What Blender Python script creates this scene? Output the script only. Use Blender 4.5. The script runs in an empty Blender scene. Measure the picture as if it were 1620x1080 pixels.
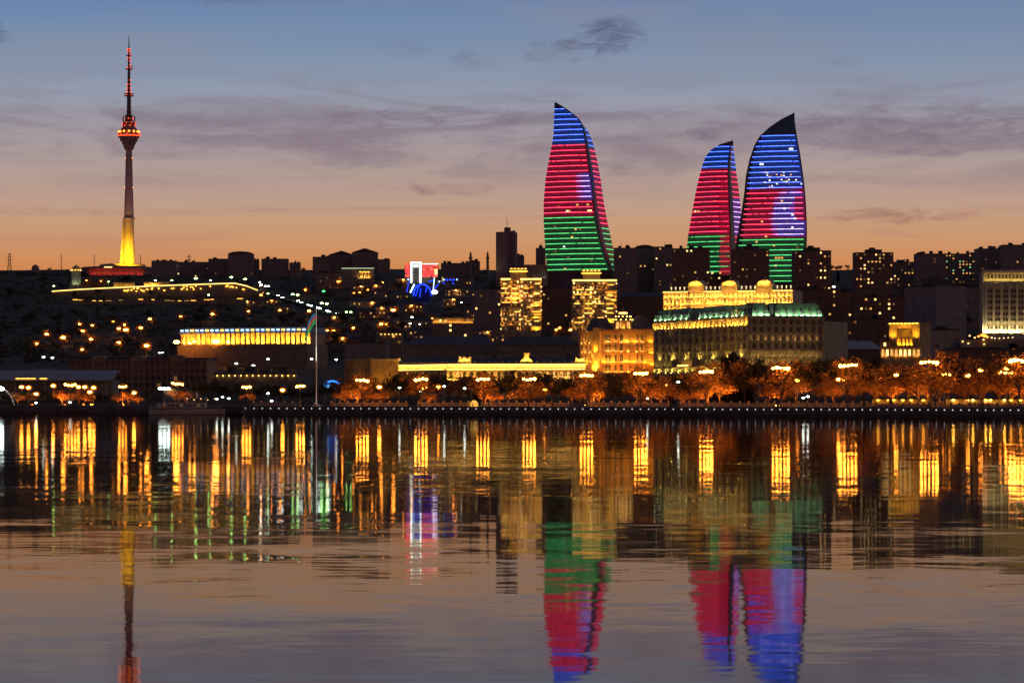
import bpy, math, random
from math import sin, cos, pi, sqrt, atan2, exp, radians
from mathutils import Vector, Matrix, noise

R = random.Random(11)
S = bpy.context.scene
COL = S.collection

# ------------------------------------------------------------------ camera
F, CX, HV, CH = 4780.0, 810.0, 628.0, 6.3      # focal length in photo pixels, centre column, horizon row, eye height (m)
camd = bpy.data.cameras.new("camera")
cam = bpy.data.objects.new("camera", camd)
COL.objects.link(cam)
cam.location = (0, 0, CH)
cam.rotation_euler = (radians(90), 0, 0)
camd.sensor_width = 36
camd.lens = 36 * F / 1620
camd.shift_y = (HV - 540) / 1620
camd.clip_start = 1
camd.clip_end = 60000
S.camera = cam

# ------------------------------------------------------------------ exposure, sampling
S.view_settings.view_transform = 'Standard'
S.view_settings.look = 'None'
S.view_settings.exposure = 0
S.view_settings.gamma = 1
S.render.engine = 'CYCLES'
S.cycles.use_denoising = True
S.cycles.max_bounces = 5
S.cycles.diffuse_bounces = 2
S.cycles.glossy_bounces = 3
S.cycles.transparent_max_bounces = 4
S.cycles.caustics_reflective = False
S.cycles.caustics_refractive = False
S.cycles.sample_clamp_indirect = 4
S.cycles.use_light_tree = True


def s2l(c):
    return tuple((x / 255 / 12.92) if x / 255 <= 0.04045 else ((x / 255 + 0.055) / 1.055) ** 2.4 for x in c)


def NN(nt, typ, **kw):
    n = nt.nodes.new(typ)
    for k, v in kw.items():
        setattr(n, k, v)
    return n


def lk(nt, a, b):
    nt.links.new(a, b)


def math_node(nt, op, a, b=None, c=None, clamp=False):
    n = nt.nodes.new('ShaderNodeMath')
    n.operation = op
    n.use_clamp = clamp
    for i, x in enumerate((a, b, c)):
        if x is None:
            continue
        if isinstance(x, (int, float)):
            n.inputs[i].default_value = x
        else:
            nt.links.new(x, n.inputs[i])
    return n.outputs[0]


def mix_col(nt, fac, a, b, blend='MIX'):
    n = nt.nodes.new('ShaderNodeMix')
    n.data_type = 'RGBA'
    n.blend_type = blend
    n.clamp_factor = True
    for i, x in ((0, fac), (6, a), (7, b)):
        if isinstance(x, (int, float)):
            n.inputs[i].default_value = x
        elif isinstance(x, tuple):
            n.inputs[i].default_value = (*x[:3], 1)
        else:
            nt.links.new(x, n.inputs[i])
    return n.outputs[2]


# ------------------------------------------------------------------ world: dusk sky after sunset, glow in the west (+Y)
W = bpy.data.worlds.new("World")
S.world = W
W.use_nodes = True
nt = W.node_tree
nt.nodes.clear()
tc = NN(nt, 'ShaderNodeTexCoord')
sep = NN(nt, 'ShaderNodeSeparateXYZ')
lk(nt, tc.outputs['Generated'], sep.inputs[0])
ramp = NN(nt, 'ShaderNodeValToRGB')
ramp.color_ramp.interpolation = 'LINEAR'
SKY = [(0.0, (190, 92, 46)), (0.034, (202, 118, 62)), (0.0414, (207, 132, 76)), (0.0477, (208, 144, 95)), (0.056, (201, 153, 117)), (0.0643, (190, 156, 136)), (0.0768, (173, 155, 150)),
       (0.0892, (156, 150, 160)), (0.1, (144, 155, 174)), (0.1105, (124, 147, 175)), (0.1213, (106, 138, 176)), (0.131, (90, 127, 174)), (0.20, (48, 74, 120)), (0.45, (24, 38, 74)), (1.0, (14, 22, 48))]
els = ramp.color_ramp.elements
while len(els) > 1:
    els.remove(els[-1])
for i, (z, c) in enumerate(SKY):
    e = els[0] if i == 0 else els.new(z)
    e.position = z
    e.color = (*s2l(c), 1)
lk(nt, sep.outputs['Z'], ramp.inputs[0])
skycol = ramp.outputs[0]
# slightly warmer and greyer to the right of the glow, bluer to the left
tilt = math_node(nt, 'MULTIPLY_ADD', sep.outputs['X'], 2.2, 0.45, clamp=True)
hi = math_node(nt, 'MULTIPLY', math_node(nt, 'SUBTRACT', sep.outputs['Z'], 0.085), 16.0, clamp=True)
skycol = mix_col(nt, math_node(nt, 'MULTIPLY', math_node(nt, 'MULTIPLY', tilt, hi), 0.55), skycol, s2l((132, 134, 150)))


def band(lo, hi_, soft):
    a = math_node(nt, 'DIVIDE', math_node(nt, 'SUBTRACT', sep.outputs['Z'], lo), soft, clamp=True)
    b = math_node(nt, 'DIVIDE', math_node(nt, 'SUBTRACT', hi_, sep.outputs['Z']), soft, clamp=True)
    return math_node(nt, 'MULTIPLY', a, b)


def cloud_noise(sx, sz, scale, detail, rough, off, dist=0.6):
    mp = NN(nt, 'ShaderNodeMapping')
    mp.inputs['Scale'].default_value = (sx, 1, sz)
    mp.inputs['Location'].default_value = off
    lk(nt, tc.outputs['Generated'], mp.inputs[0])
    n = NN(nt, 'ShaderNodeTexNoise')
    n.inputs['Scale'].default_value = scale
    n.inputs['Detail'].default_value = detail
    n.inputs['Roughness'].default_value = rough
    n.inputs['Distortion'].default_value = dist
    lk(nt, mp.outputs[0], n.inputs['Vector'])
    return n.outputs['Fac']


def sstep(x, a, b):
    n = NN(nt, 'ShaderNodeMapRange')
    n.interpolation_type = 'SMOOTHSTEP'
    lk(nt, x, n.inputs[0])
    n.inputs[1].default_value = a
    n.inputs[2].default_value = b
    return n.outputs[0]


# broad mauve veil
veil = math_node(nt, 'MULTIPLY', sstep(cloud_noise(1.0, 6.5, 15, 8, 0.64, (3.1, 0, 0.4), 1.1), 0.40, 0.68), band(0.064, 0.110, 0.016))
skycol = mix_col(nt, math_node(nt, 'MULTIPLY', veil, 0.66), skycol, s2l((122, 106, 124)))
veil2 = math_node(nt, 'MULTIPLY', sstep(cloud_noise(1.0, 4.0, 9, 6, 0.6, (7.7, 0, 2.4)), 0.45, 0.75), band(0.098, 0.30, 0.02))
skycol = mix_col(nt, math_node(nt, 'MULTIPLY', veil2, 0.6), skycol, s2l((138, 137, 152)))
streak = math_node(nt, 'MULTIPLY', sstep(cloud_noise(1.0, 14, 9, 5, 0.55, (1.3, 0, 5.2), 1.0), 0.50, 0.72), band(0.040, 0.075, 0.012))
skycol = mix_col(nt, math_node(nt, 'MULTIPLY', streak, 0.28), skycol, s2l((150, 108, 104)))
# single dark wisps: (azimuth tangent, elevation, half width, half height, strength, colour)
wn = cloud_noise(1.0, 3.2, 60, 8, 0.66, (0.2, 0, 0.9), 1.4)
for (pu, pv, hw, hh, st, c) in [(966, 60, 46, 25, 1.0, (70, 80, 114)), (880, 82, 46, 16, .8, (92, 95, 124)), (712, 302, 78, 9, .8, (140, 110, 110)),
                                (1392, 345, 82, 12, .85, (150, 104, 92)), (1500, 345, 40, 8, .5, (160, 110, 96)), (1105, 216, 40, 11, .7, (104, 92, 116)),
                                (990, 272, 34, 12, .5, (128, 108, 118)), (745, 98, 34, 13, .45, (100, 110, 140)), (1325, 104, 40, 9, .4, (112, 116, 140)),
                                (0, 66, 26, 18, .8, (70, 88, 120)), (640, 78, 40, 20, .35, (98, 116, 148)), (370, 2, 140, 12, .75, (92, 104, 136)),
                                (1500, 210, 260, 34, .65, (112, 98, 118)), (700, 186, 130, 13, .6, (112, 102, 124)), (480, 205, 240, 36, .5, (124, 108, 126)),
                                (780, 216, 46, 22, .5, (116, 104, 124)), (150, 338, 200, 7, .4, (164, 122, 108)), (1180, 200, 420, 22, .4, (122, 108, 124))]:
    ax, az = (pu - CX) / F, (HV - pv) / F
    dx = math_node(nt, 'DIVIDE', math_node(nt, 'SUBTRACT', sep.outputs['X'], ax), hw / F * 1.35)
    dz = math_node(nt, 'DIVIDE', math_node(nt, 'SUBTRACT', sep.outputs['Z'], az), hh / F * 1.35)
    rr = math_node(nt, 'ADD', math_node(nt, 'MULTIPLY', dx, dx), math_node(nt, 'MULTIPLY', dz, dz))
    m = math_node(nt, 'SUBTRACT', math_node(nt, 'MULTIPLY_ADD', wn, 4.0, -1.25), rr)
    front = math_node(nt, 'GREATER_THAN', sep.outputs['Y'], 0.0)
    m = math_node(nt, 'MULTIPLY', math_node(nt, 'MULTIPLY', sstep(m, -0.25, 1.5), front), st)
    skycol = mix_col(nt, m, skycol, s2l(c))
# thin high haze takes some colour out of the glow
hz_ = band(0.036, 0.16, 0.03)
skycol = mix_col(nt, math_node(nt, 'MULTIPLY', hz_, 0.07), skycol, s2l((160, 138, 146)))
# the eastern half of the sky, behind the viewer, is already dark
east = NN(nt, 'ShaderNodeMapRange')
east.interpolation_type = 'SMOOTHSTEP'
lk(nt, sep.outputs['Y'], east.inputs[0])
east.inputs[1].default_value = -0.35
east.inputs[2].default_value = 0.85
east.inputs[3].default_value = 0.0
east.inputs[4].default_value = 1.0
cmb = NN(nt, 'ShaderNodeVectorMath', operation='SCALE')
duskcol = NN(nt, 'ShaderNodeVectorMath', operation='MULTIPLY')
lk(nt, skycol, duskcol.inputs[0])
duskcol.inputs[1].default_value = (0.80, 0.58, 0.52)
lk(nt, mix_col(nt, east.outputs[0], duskcol.outputs[0], skycol), cmb.inputs[0])
cmb.inputs['Scale'].default_value = 1.0
# physical twilight sky with the sun under the horizon behind the city adds its own faint share
nish = NN(nt, 'ShaderNodeTexSky')
nish.sky_type = 'NISHITA'
nish.sun_disc = False
nish.sun_elevation = radians(-4.0)
nish.sun_rotation = radians(0)
bg = NN(nt, 'ShaderNodeBackground')
bg2 = NN(nt, 'ShaderNodeBackground')
bg2.inputs[1].default_value = 0.05
add = NN(nt, 'ShaderNodeAddShader')
out = NN(nt, 'ShaderNodeOutputWorld')
lk(nt, cmb.outputs[0], bg.inputs[0])
lk(nt, nish.outputs[0], bg2.inputs[0])
lk(nt, bg.outputs[0], add.inputs[0])
lk(nt, bg2.outputs[0], add.inputs[1])
lk(nt, add.outputs[0], out.inputs[0])


# ------------------------------------------------------------------ materials
MATS = {}


def mat(name, col, rough=0.85, var=0.25, scale=0.5, metal=0.0, spec=0.3):
    if name in MATS:
        return MATS[name]
    m = bpy.data.materials.new(name)
    m.use_nodes = True
    t = m.node_tree
    b = t.nodes['Principled BSDF']
    b.inputs['Roughness'].default_value = rough
    b.inputs['Metallic'].default_value = metal
    b.inputs['Specular IOR Level'].default_value = spec
    g = NN(t, 'ShaderNodeTexCoord')
    n = NN(t, 'ShaderNodeTexNoise')
    n.inputs['Scale'].default_value = scale
    n.inputs['Detail'].default_value = 5
    lk(t, g.outputs['Object'], n.inputs['Vector'])
    f = math_node(t, 'MULTIPLY_ADD', n.outputs['Fac'], 2.4, -0.7, clamp=True)
    c = mix_col(t, f, tuple(x * (1 - var) for x in col), tuple(min(1, x * (1 + var)) for x in col))
    lk(t, c, b.inputs['Base Color'])
    MATS[name] = m
    return m


def emi(name, col, k, base=0.02):
    if name in MATS:
        return MATS[name]
    m = bpy.data.materials.new(name)
    m.use_nodes = True
    b = m.node_tree.nodes['Principled BSDF']
    b.inputs['Base Color'].default_value = (base, base, base, 1)
    b.inputs['Roughness'].default_value = 0.4
    b.inputs['Emission Color'].default_value = (*col, 1)
    b.inputs['Emission Strength'].default_value = k
    MATS[name] = m
    return m


SOD = (1.0, 0.28, 0.025)
AMB = (1.0, 0.42, 0.05)
GOLD = (1.0, 0.50, 0.045)
WARM = (1.0, 0.62, 0.25)
COOL = (0.85, 1.0, 0.85)
E_mast = emi('sodium floodlight glass', SOD, 130)
E_sod = emi('sodium lamp glass', SOD, 85)
E_sodd = emi('weak sodium lamp glass', SOD, 16)
E_white = emi('white lamp glass', (0.9, 1.0, 0.85), 20)
E_whites = emi('bright white lamp glass', (0.8, 1.0, 0.88), 40)
E_grn = emi('greenish lamp glass', (0.45, 1.0, 0.22), 34)
E_green = emi('green lamp glass', (0.05, 1.0, 0.15), 10)
E_dot = emi('small white light', (0.85, 0.92, 1.0), 1.8)
E_win = emi('lit window pane', (1.0, 0.50, 0.12), 1.1)
E_winb = emi('bright window pane', (1.0, 0.60, 0.2), 2.4)
E_wind = emi('dim window pane', (1.0, 0.45, 0.12), 0.2)
E_winw = emi('white window pane', (0.9, 1.0, 0.9), 1.3)
E_wing = emi('green window pane', (0.2, 1.0, 0.4), 1.0)
E_gold = emi('gold light strip', (1.0, 0.45, 0.05), 4.0)
E_goldw = emi('pale gold light strip', (1.0, 0.52, 0.10), 5.0)
E_white_strip = emi('white light strip', (0.95, 1.0, 0.85), 3.5)
E_red = emi('red screen', (1.0, 0.03, 0.03), 2.2)
E_redl = emi('red lamp glass', (1.0, 0.07, 0.02), 2.2)
E_orl = emi('orange lamp glass', (1.0, 0.2, 0.02), 5)
E_blue = emi('blue light strip', (0.01, 0.05, 1.0), 2.2)
E_bluel = emi('blue floodlight glass', (0.005, 0.03, 1.0), 7)
E_bluew = emi('bluish white lamp glass', (0.4, 0.7, 1.0), 3.2)
# floodlights that wash facades (lens seen only from above)
U_gold = emi('gold uplight lens', (1.0, 0.455, 0.06), 235)
U_goldh = emi('strong gold uplight lens', (1.0, 0.47, 0.055), 300)
U_amb = emi('amber uplight lens', AMB, 70)
U_ambh = emi('strong amber uplight lens', (1.0, 0.5, 0.03), 260)
U_pale = emi('pale uplight lens', (1.0, 0.74, 0.32), 90)
U_green = emi('white green uplight lens', (0.75, 1.0, 0.55), 170)
U_sod = emi('sodium uplight lens', (1.0, 0.25, 0.02), 2800)
U_sodw = emi('weak sodium uplight lens', (1.0, 0.23, 0.017), 420)
U_red = emi('red uplight lens', (1.0, 0.06, 0.015), 60)
U_yel = emi('yellow floodlight lens', (1.0, 0.6, 0.012), 900)
U_wh = emi('pale green uplight lens', (0.85, 1.0, 0.45), 50)

M_stone = mat('pale limestone', (0.44, 0.38, 0.27), 0.85, 0.14)
M_stoned = mat('weathered stone', (0.27, 0.22, 0.17))
M_render = mat('grey render', (0.24, 0.22, 0.21))
M_conc = mat('concrete', (0.30, 0.28, 0.27))
M_brown = mat('brown brick', (0.20, 0.13, 0.09))
M_roof = mat('dark roof sheet', (0.07, 0.07, 0.085), 0.6)
M_roofb = mat('slate roof', (0.09, 0.10, 0.14), 0.6)
M_copper = mat('green copper roof', (0.17, 0.36, 0.22), 0.6)
M_greyroof = mat('pale metal roof', (0.30, 0.32, 0.38), 0.55)
M_metal = mat('painted steel', (0.10, 0.10, 0.10), 0.5, 0.15)
M_whitem = mat('white painted metal', (0.72, 0.72, 0.70), 0.4, 0.08)
M_glass = mat('dark window glass', (0.02, 0.02, 0.024), 0.15, 0.2, 1.0, 0.0, 0.5)
M_frame = mat('window surround', (0.36, 0.31, 0.24))
M_bark = mat('tree bark', (0.10, 0.07, 0.045))
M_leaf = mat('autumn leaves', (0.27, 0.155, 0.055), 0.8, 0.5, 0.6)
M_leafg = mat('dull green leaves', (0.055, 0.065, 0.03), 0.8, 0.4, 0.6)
M_needle = mat('conifer needles', (0.035, 0.045, 0.025), 0.85, 0.35, 0.8)
M_pave = mat('promenade paving', (0.26, 0.23, 0.20), 0.8, 0.2, 0.15)
M_quay = mat('quay wall stone', (0.16, 0.14, 0.13), 0.8, 0.35, 0.25)
M_hull = mat('ferry hull paint', (0.62, 0.58, 0.50), 0.5, 0.15, 0.3)
M_cloth = mat('dark clothing', (0.03, 0.03, 0.04), 0.9)
M_skin = mat('skin', (0.35, 0.2, 0.14), 0.6)
M_road = mat('hillside asphalt', (0.05, 0.05, 0.05), 0.9)


# ------------------------------------------------------------------ mesh builder
class MB:
    def __init__(s):
        s.v, s.f, s.m = [], [], []

    def add(s, vs, fs, mi=0, fr=None):
        o = len(s.v)
        s.v += [fr.pt(*p) for p in vs] if fr else [tuple(p) for p in vs]
        for f in fs:
            s.f.append(tuple(o + i for i in f))
            s.m.append(mi)
        return s

    def box(s, x0, x1, y0, y1, z0, z1, mi=0, fr=None):
        vs = [(x0, y0, z0), (x1, y0, z0), (x1, y1, z0), (x0, y1, z0), (x0, y0, z1), (x1, y0, z1), (x1, y1, z1), (x0, y1, z1)]
        return s.add(vs, [(3, 2, 1, 0), (4, 5, 6, 7), (0, 1, 5, 4), (1, 2, 6, 5), (2, 3, 7, 6), (3, 0, 4, 7)], mi, fr)

    def quad(s, a, b, c, d, mi=0, fr=None):
        return s.add([a, b, c, d], [(0, 1, 2, 3)], mi, fr)

    def prism(s, lo, hi, mi=0, fr=None, caps=True):
        n = len(lo)
        fs = [(i, (i + 1) % n, n + (i + 1) % n, n + i) for i in range(n)]
        if caps:
            fs += [tuple(range(n - 1, -1, -1)), tuple(range(n, 2 * n))]
        return s.add(list(lo) + list(hi), fs, mi, fr)

    def tube(s, p0, p1, r0, r1=None, n=6, mi=0, fr=None):
        r1 = r0 if r1 is None else r1
        a, b = Vector(p0), Vector(p1)
        d = (b - a).normalized()
        x = d.cross(Vector((0, 0, 1)) if abs(d.z) < 0.9 else Vector((1, 0, 0))).normalized()
        y = d.cross(x)
        lo = [tuple(a + (x * cos(2 * pi * i / n) + y * sin(2 * pi * i / n)) * r0) for i in range(n)]
        hi = [tuple(b + (x * cos(2 * pi * i / n) + y * sin(2 * pi * i / n)) * r1) for i in range(n)]
        return s.prism(lo, hi, mi, fr)

    def lathe(s, prof, n=16, c=(0, 0, 0), mi=0, fr=None):
        vs, fs = [], []
        for (r, z) in prof:
            vs += [(c[0] + r * cos(2 * pi * i / n), c[1] + r * sin(2 * pi * i / n), c[2] + z) for i in range(n)]
        for k in range(len(prof) - 1):
            fs += [(k * n + i, k * n + (i + 1) % n, (k + 1) * n + (i + 1) % n, (k + 1) * n + i) for i in range(n)]
        fs += [tuple(range(n - 1, -1, -1)), tuple((len(prof) - 1) * n + i for i in range(n))]
        return s.add(vs, fs, mi, fr)

    def ball(s, c, rx, ry=None, rz=None, n=8, k=5, mi=0, fr=None):
        ry = rx if ry is None else ry
        rz = rx if rz is None else rz
        vs, fs = [], []
        for j in range(k + 1):
            t = pi * j / k
            q = max(sin(t), 0.02)
            vs += [(c[0] + rx * q * cos(2 * pi * i / n), c[1] + ry * q * sin(2 * pi * i / n), c[2] - rz * cos(t)) for i in range(n)]
        for j in range(k):
            fs += [(j * n + i, j * n + (i + 1) % n, (j + 1) * n + (i + 1) % n, (j + 1) * n + i) for i in range(n)]
        fs += [tuple(range(n - 1, -1, -1)), tuple(k * n + i for i in range(n))]
        return s.add(vs, fs, mi, fr)

    def mesh(s, name, mats):
        me = bpy.data.meshes.new(name)
        me.from_pydata(s.v, [], s.f)
        for m in (mats if isinstance(mats, (list, tuple)) else [mats]):
            me.materials.append(m)
        if any(s.m):
            me.polygons.foreach_set('material_index', s.m)
        me.update()
        return me

    def build(s, name, mats, parent=None, loc=(0, 0, 0), rz=0.0):
        return put(name, s.mesh(name, mats), parent, loc, rz)


def put(name, me, parent=None, loc=(0, 0, 0), rz=0.0, sc=None):
    o = bpy.data.objects.new(name, me)
    COL.objects.link(o)
    o.location = loc
    o.rotation_euler = (0, 0, rz)
    if sc is not None:
        o.scale = sc if isinstance(sc, tuple) else (sc, sc, sc)
    if parent is not None:
        o.parent = parent
    return o


def tag(o, label, cat, group=None):
    o['label'] = label
    o['category'] = cat
    if group:
        o['group'] = group
    return o


def thing(name, label, cat, loc, group=None, rz=0.0):
    o = put(name, None, None, loc, rz)
    return tag(o, label, cat, group)


class Fr:                                   # a vertical facade frame: x along it, y into the building, z up
    def __init__(s, p0, p1, z=0.0):
        s.o = (p0[0], p0[1], z)
        s.W = sqrt((p1[0] - p0[0]) ** 2 + (p1[1] - p0[1]) ** 2)
        s.yaw = atan2(p1[1] - p0[1], p1[0] - p0[0])
        s.c, s.s = cos(s.yaw), sin(s.yaw)

    def pt(s, x, y, z):
        return (s.o[0] + x * s.c - y * s.s, s.o[1] + x * s.s + y * s.c, s.o[2] + z)


def X(u, d):
    return (u - CX) / F * d


def Z(v, d):
    return CH + (HV - v) / F * d


# ------------------------------------------------------------------ shore and terrain
SHORE = [(-4000, 1700), (-420, 1180), (-190, 1118), (-98, 1098), (-92, 1046), (40, 985), (150, 905), (220, 850), (420, 700), (1400, 320), (4000, 200)]


def shore_y(x):
    for (x0, y0), (x1, y1) in zip(SHORE, SHORE[1:]):
        if x <= x1:
            return y0 + (y1 - y0) * (x - x0) / (x1 - x0)
    return SHORE[-1][1]


def shore_d(u):
    d = 1400.0
    for _ in range(40):
        d = d * 0.5 + 0.5 * shore_y(X(u, d))
    return d


DECK = 3.1
PROF = [(1150, 630.5), (1300, 622), (1500, 612), (1800, 590), (2200, 550), (2600, 512), (3000, 471), (3400, 445), (3700, 430), (3950, 426)]


PROFL = [(1150, 630.5), (1300, 622), (1500, 612), (1800, 590), (2200, 553), (2600, 522), (3000, 492), (3200, 481), (3310, 470), (3420, 456), (3700, 441), (3860, 437.5), (4000, 427)]


def prof(tab, y):
    for (d0, v0), (d1, v1) in zip(tab, tab[1:]):
        if y <= d1:
            q_ = max(0.0, (y - d0) / (d1 - d0))
            return Z(v0, d0) * (1 - q_) + Z(v1, d1) * q_
    return Z(tab[-1][1], tab[-1][0])


def ground(x, y):
    s = y - shore_y(x)
    if s < 75:
        return DECK - 0.25
    u = CX + x / max(y, 1) * F
    if y <= 1150:
        z = DECK + 0.6
    elif y < 4000:
        kl = min(1, max(0, (560 - u) / 120))
        z = prof(PROFL, y) * kl + prof(PROF, y) * (1 - kl)
    else:
        z = Z(427, 4000) * max(0.25, 1 - (y - 4000) / 6000)
    k = min(1, max(0, (y - 1200) / 900))
    z += k * (noise.noise(Vector((x / 260, y / 260, 1.3))) * (2.5 if u < 520 else 5) + noise.noise(Vector((x / 70, y / 90, 4.1))) * 1.2)
    b = min(1, (s - 75) / 60)
    return (DECK - 0.25) * (1 - b) + z * b


def hit(u, v, up=0.0, lo=1000, hi=4300):
    d = lo
    while d < hi:
        if ground(X(u, d), d) + up >= Z(v, d):
            return d
        d += 6
    return hi


def base_z(pts):
    return min(ground(x, y) for x, y in pts) - 1.5


def struct(o):
    o['kind'] = 'structure'
    return o


# water
wm = bpy.data.materials.new('bay water')
wm.use_nodes = True
t = wm.node_tree
b = t.nodes['Principled BSDF']
b.inputs['Base Color'].default_value = (0.006, 0.008, 0.011, 1)
b.inputs['Roughness'].default_value = 0.037
b.inputs['IOR'].default_value = 1.333
g = NN(t, 'ShaderNodeTexCoord')


def wave(scale, sx, sy, detail, off):
    mp = NN(t, 'ShaderNodeMapping')
    mp.inputs['Scale'].default_value = (sx, sy, 1)
    mp.inputs['Location'].default_value = off
    mp.inputs['Rotation'].default_value = (0, 0, radians(4))
    lk(t, g.outputs['Object'], mp.inputs[0])
    n = NN(t, 'ShaderNodeTexNoise')
    n.inputs['Scale'].default_value = scale
    n.inputs['Detail'].default_value = detail
    n.inputs['Roughness'].default_value = 0.6
    lk(t, mp.outputs[0], n.inputs['Vector'])
    v = NN(t, 'ShaderNodeVectorMath', operation='SUBTRACT')
    lk(t, n.outputs['Color'], v.inputs[0])
    v.inputs[1].default_value = (0.5, 0.5, 0.5)
    return v.outputs[0]


def vscale(v, k):
    n = NN(t, 'ShaderNodeVectorMath', operation='MULTIPLY')
    lk(t, v, n.inputs[0])
    if isinstance(k, tuple):
        n.inputs[1].default_value = k
    else:
        lk(t, k, n.inputs[1])
    return n.outputs[0]


def vadd(a, c):
    n = NN(t, 'ShaderNodeVectorMath', operation='ADD')
    lk(t, a, n.inputs[0])
    if isinstance(c, tuple):
        n.inputs[1].default_value = c
    else:
        lk(t, c, n.inputs[1])
    return n.outputs[0]


SL = vadd(vscale(wave(1.3, 0.35, 1.0, 3, (0, 0, 0)), (0.010, 0.018, 0)), vscale(wave(0.16, 0.5, 1.0, 3, (5, 2, 0)), (0.006, 0.017, 0)))
SL = vadd(SL, vscale(wave(0.03, 2.5, 1.0, 4, (9, 4, 0)), (0.002, 0.007, 0)))
SL = vadd(SL, vscale(wave(0.38, 0.8, 1.0, 3, (3, 8, 0)), (0.006, 0.012, 0)))
# breeze patches: some bands of water are rougher than others
mp = NN(t, 'ShaderNodeMapping')
mp.inputs['Scale'].default_value = (0.35, 1.6, 1)
lk(t, g.outputs['Object'], mp.inputs[0])
pn = NN(t, 'ShaderNodeTexNoise')
pn.inputs['Scale'].default_value = 0.02
pn.inputs['Detail'].default_value = 7
lk(t, mp.outputs[0], pn.inputs['Vector'])
gust = NN(t, 'ShaderNodeMapRange')
lk(t, pn.outputs['Fac'], gust.inputs[0])
gust.inputs[1].default_value = 0.35
gust.inputs[2].default_value = 0.65
gust.inputs[3].default_value = 0.35
gust.inputs[4].default_value = 1.7
cx = NN(t, 'ShaderNodeCombineXYZ')
for i in range(3):
    lk(t, gust.outputs[0], cx.inputs[i])
SL = vadd(vscale(SL, cx.outputs[0]), (0, 0, 1))
nv = NN(t, 'ShaderNodeVectorMath', operation='NORMALIZE')
lk(t, SL, nv.inputs[0])
lk(t, nv.outputs[0], b.inputs['Normal'])
# short steep ripples turn part of the surface away from the far shore: that share shows only dark water
dk = NN(t, 'ShaderNodeBsdfDiffuse')
dk.inputs[0].default_value = (0.016, 0.009, 0.006, 1)
mx = NN(t, 'ShaderNodeMixShader')
mx.inputs[0].default_value = 0.37
lk(t, b.outputs[0], mx.inputs[1])
lk(t, dk.outputs[0], mx.inputs[2])
lk(t, mx.outputs[0], t.nodes['Material Output'].inputs[0])
m = MB()
xs = [p[0] for p in SHORE]
for (x0, y0), (x1, y1) in zip(SHORE, SHORE[1:]):
    m.quad((x0, -1500, 0), (x1, -1500, 0), (x1, y1 + 4, 0), (x0, y0 + 4, 0))
struct(m.build('water', wm))

# terrain
tm = mat('dark scrub and earth', (0.05, 0.042, 0.026), 0.95, 0.5, 0.03)
xsf = [-1.0 + 2.0 * i / 300 for i in range(301)]
rows = []
for k in range(230):
    q = k / 229
    rows.append(q)
gv, gf = [], []
for q in rows:
    for a in xsf:
        ang = a * 0.30 if abs(a) < 0.7 else (0.21 + (abs(a) - 0.7) * 3.2) * (1 if a > 0 else -1)
        dd = 300 + 6000 * q ** 1.6
        # columns fan out with distance; the first row sits just behind the quay line
        x0 = ang * 1000
        y0 = shore_y(x0) + 3.0
        x1 = ang * 8200
        y1 = 8200
        w = q ** 1.5
        x, y = x0 + (x1 - x0) * w, y0 + (y1 - y0) * w
        gv.append((x, y, ground(x, y)))
nx = len(xsf)
for j in range(len(rows) - 1):
    gf += [(j * nx + i, j * nx + i + 1, (j + 1) * nx + i + 1, (j + 1) * nx + i) for i in range(nx - 1)]
m = MB()
m.add(gv, gf)
struct(m.build('terrain', tm))

# promenade paving, a sheet over the ground
m = MB()
for (x0, y0), (x1, y1) in zip(SHORE[1:-1], SHORE[2:-1]):
    m.quad((x0, y0 + 0.6, DECK), (x1, y1 + 0.6, DECK), (x1, y1 + 70, DECK), (x0, y0 + 70, DECK))
struct(m.build('promenade', M_pave))


def sh(u, off):                              # point on the shore line seen under photo column u, "off" metres inland
    d = shore_d(u)
    return X(u, d), d + off


# quay wall with its row of small lights
q = thing('quay_wall', 'long dark stone quay wall with a row of tiny white lights along the water', 'quay', (0, 1000, 0))
m, led = MB(), MB()
for (x0, y0), (x1, y1) in zip(SHORE[1:-1], SHORE[2:-1]):
    y0 -= 1000
    y1 -= 1000
    L = sqrt((x1 - x0) ** 2 + (y1 - y0) ** 2)
    f = Fr((x0, y0), (x1, y1))
    m.box(0, L, 0, 0.6, 1.6, DECK + 0.05, 0, f)
    m.box(0, L, -0.9, 0.55, 0.75, 1.25, 0, f)
    m.box(0, L, 0.3, 2.6, -2, 1.7, 0, f)
    m.box(0, L, -0.14, 0.0, DECK - 0.22, DECK + 0.1, 0, f)
m.build('wall', M_quay, q)
lm = MB().ball((0, 0, 0), 0.17, 0.12, 0.13, 6, 4).mesh('wall_light', E_dot)
for i in range(96):
    u = 389 + i * 13.0
    x, y = sh(u, -0.22)
    put('wall_light', lm, q, (x, y - 1000, 2.42))
# railing
r = thing('railing', 'promenade railing of short posts and two rails on top of the quay wall', 'railing', (0, 1000, DECK))
m = MB()
for (x0, y0), (x1, y1) in zip(SHORE[1:-1], SHORE[2:-1]):
    f = Fr((x0, y0 - 1000), (x1, y1 - 1000))
    for zz in (0.55, 1.02):
        m.box(0, f.W, 0.75, 0.82, zz, zz + 0.07, 0, f)
m.build('handrail', M_metal, r)
pm = MB().box(-0.11, 0.11, 0.62, 0.95, 0.0, 1.16).box(-0.17, 0.17, 0.56, 1.0, 1.16, 1.24).mesh('post', mat('railing post stone', (0.34, 0.28, 0.22)))
for i in range(98):
    x, y = sh(395 + i * 12.6, 0)
    put('post', pm, r, (x, y - 1000, 0))


# ------------------------------------------------------------------ facade helpers
CACHE = {}


def cached(key, fn):
    if key not in CACHE:
        CACHE[key] = fn()
    return CACHE[key]


PANE = {'dark': M_glass, 'lit': E_win, 'bright': E_winb, 'dim': E_wind, 'white': E_winw, 'green': E_wing}


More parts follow.
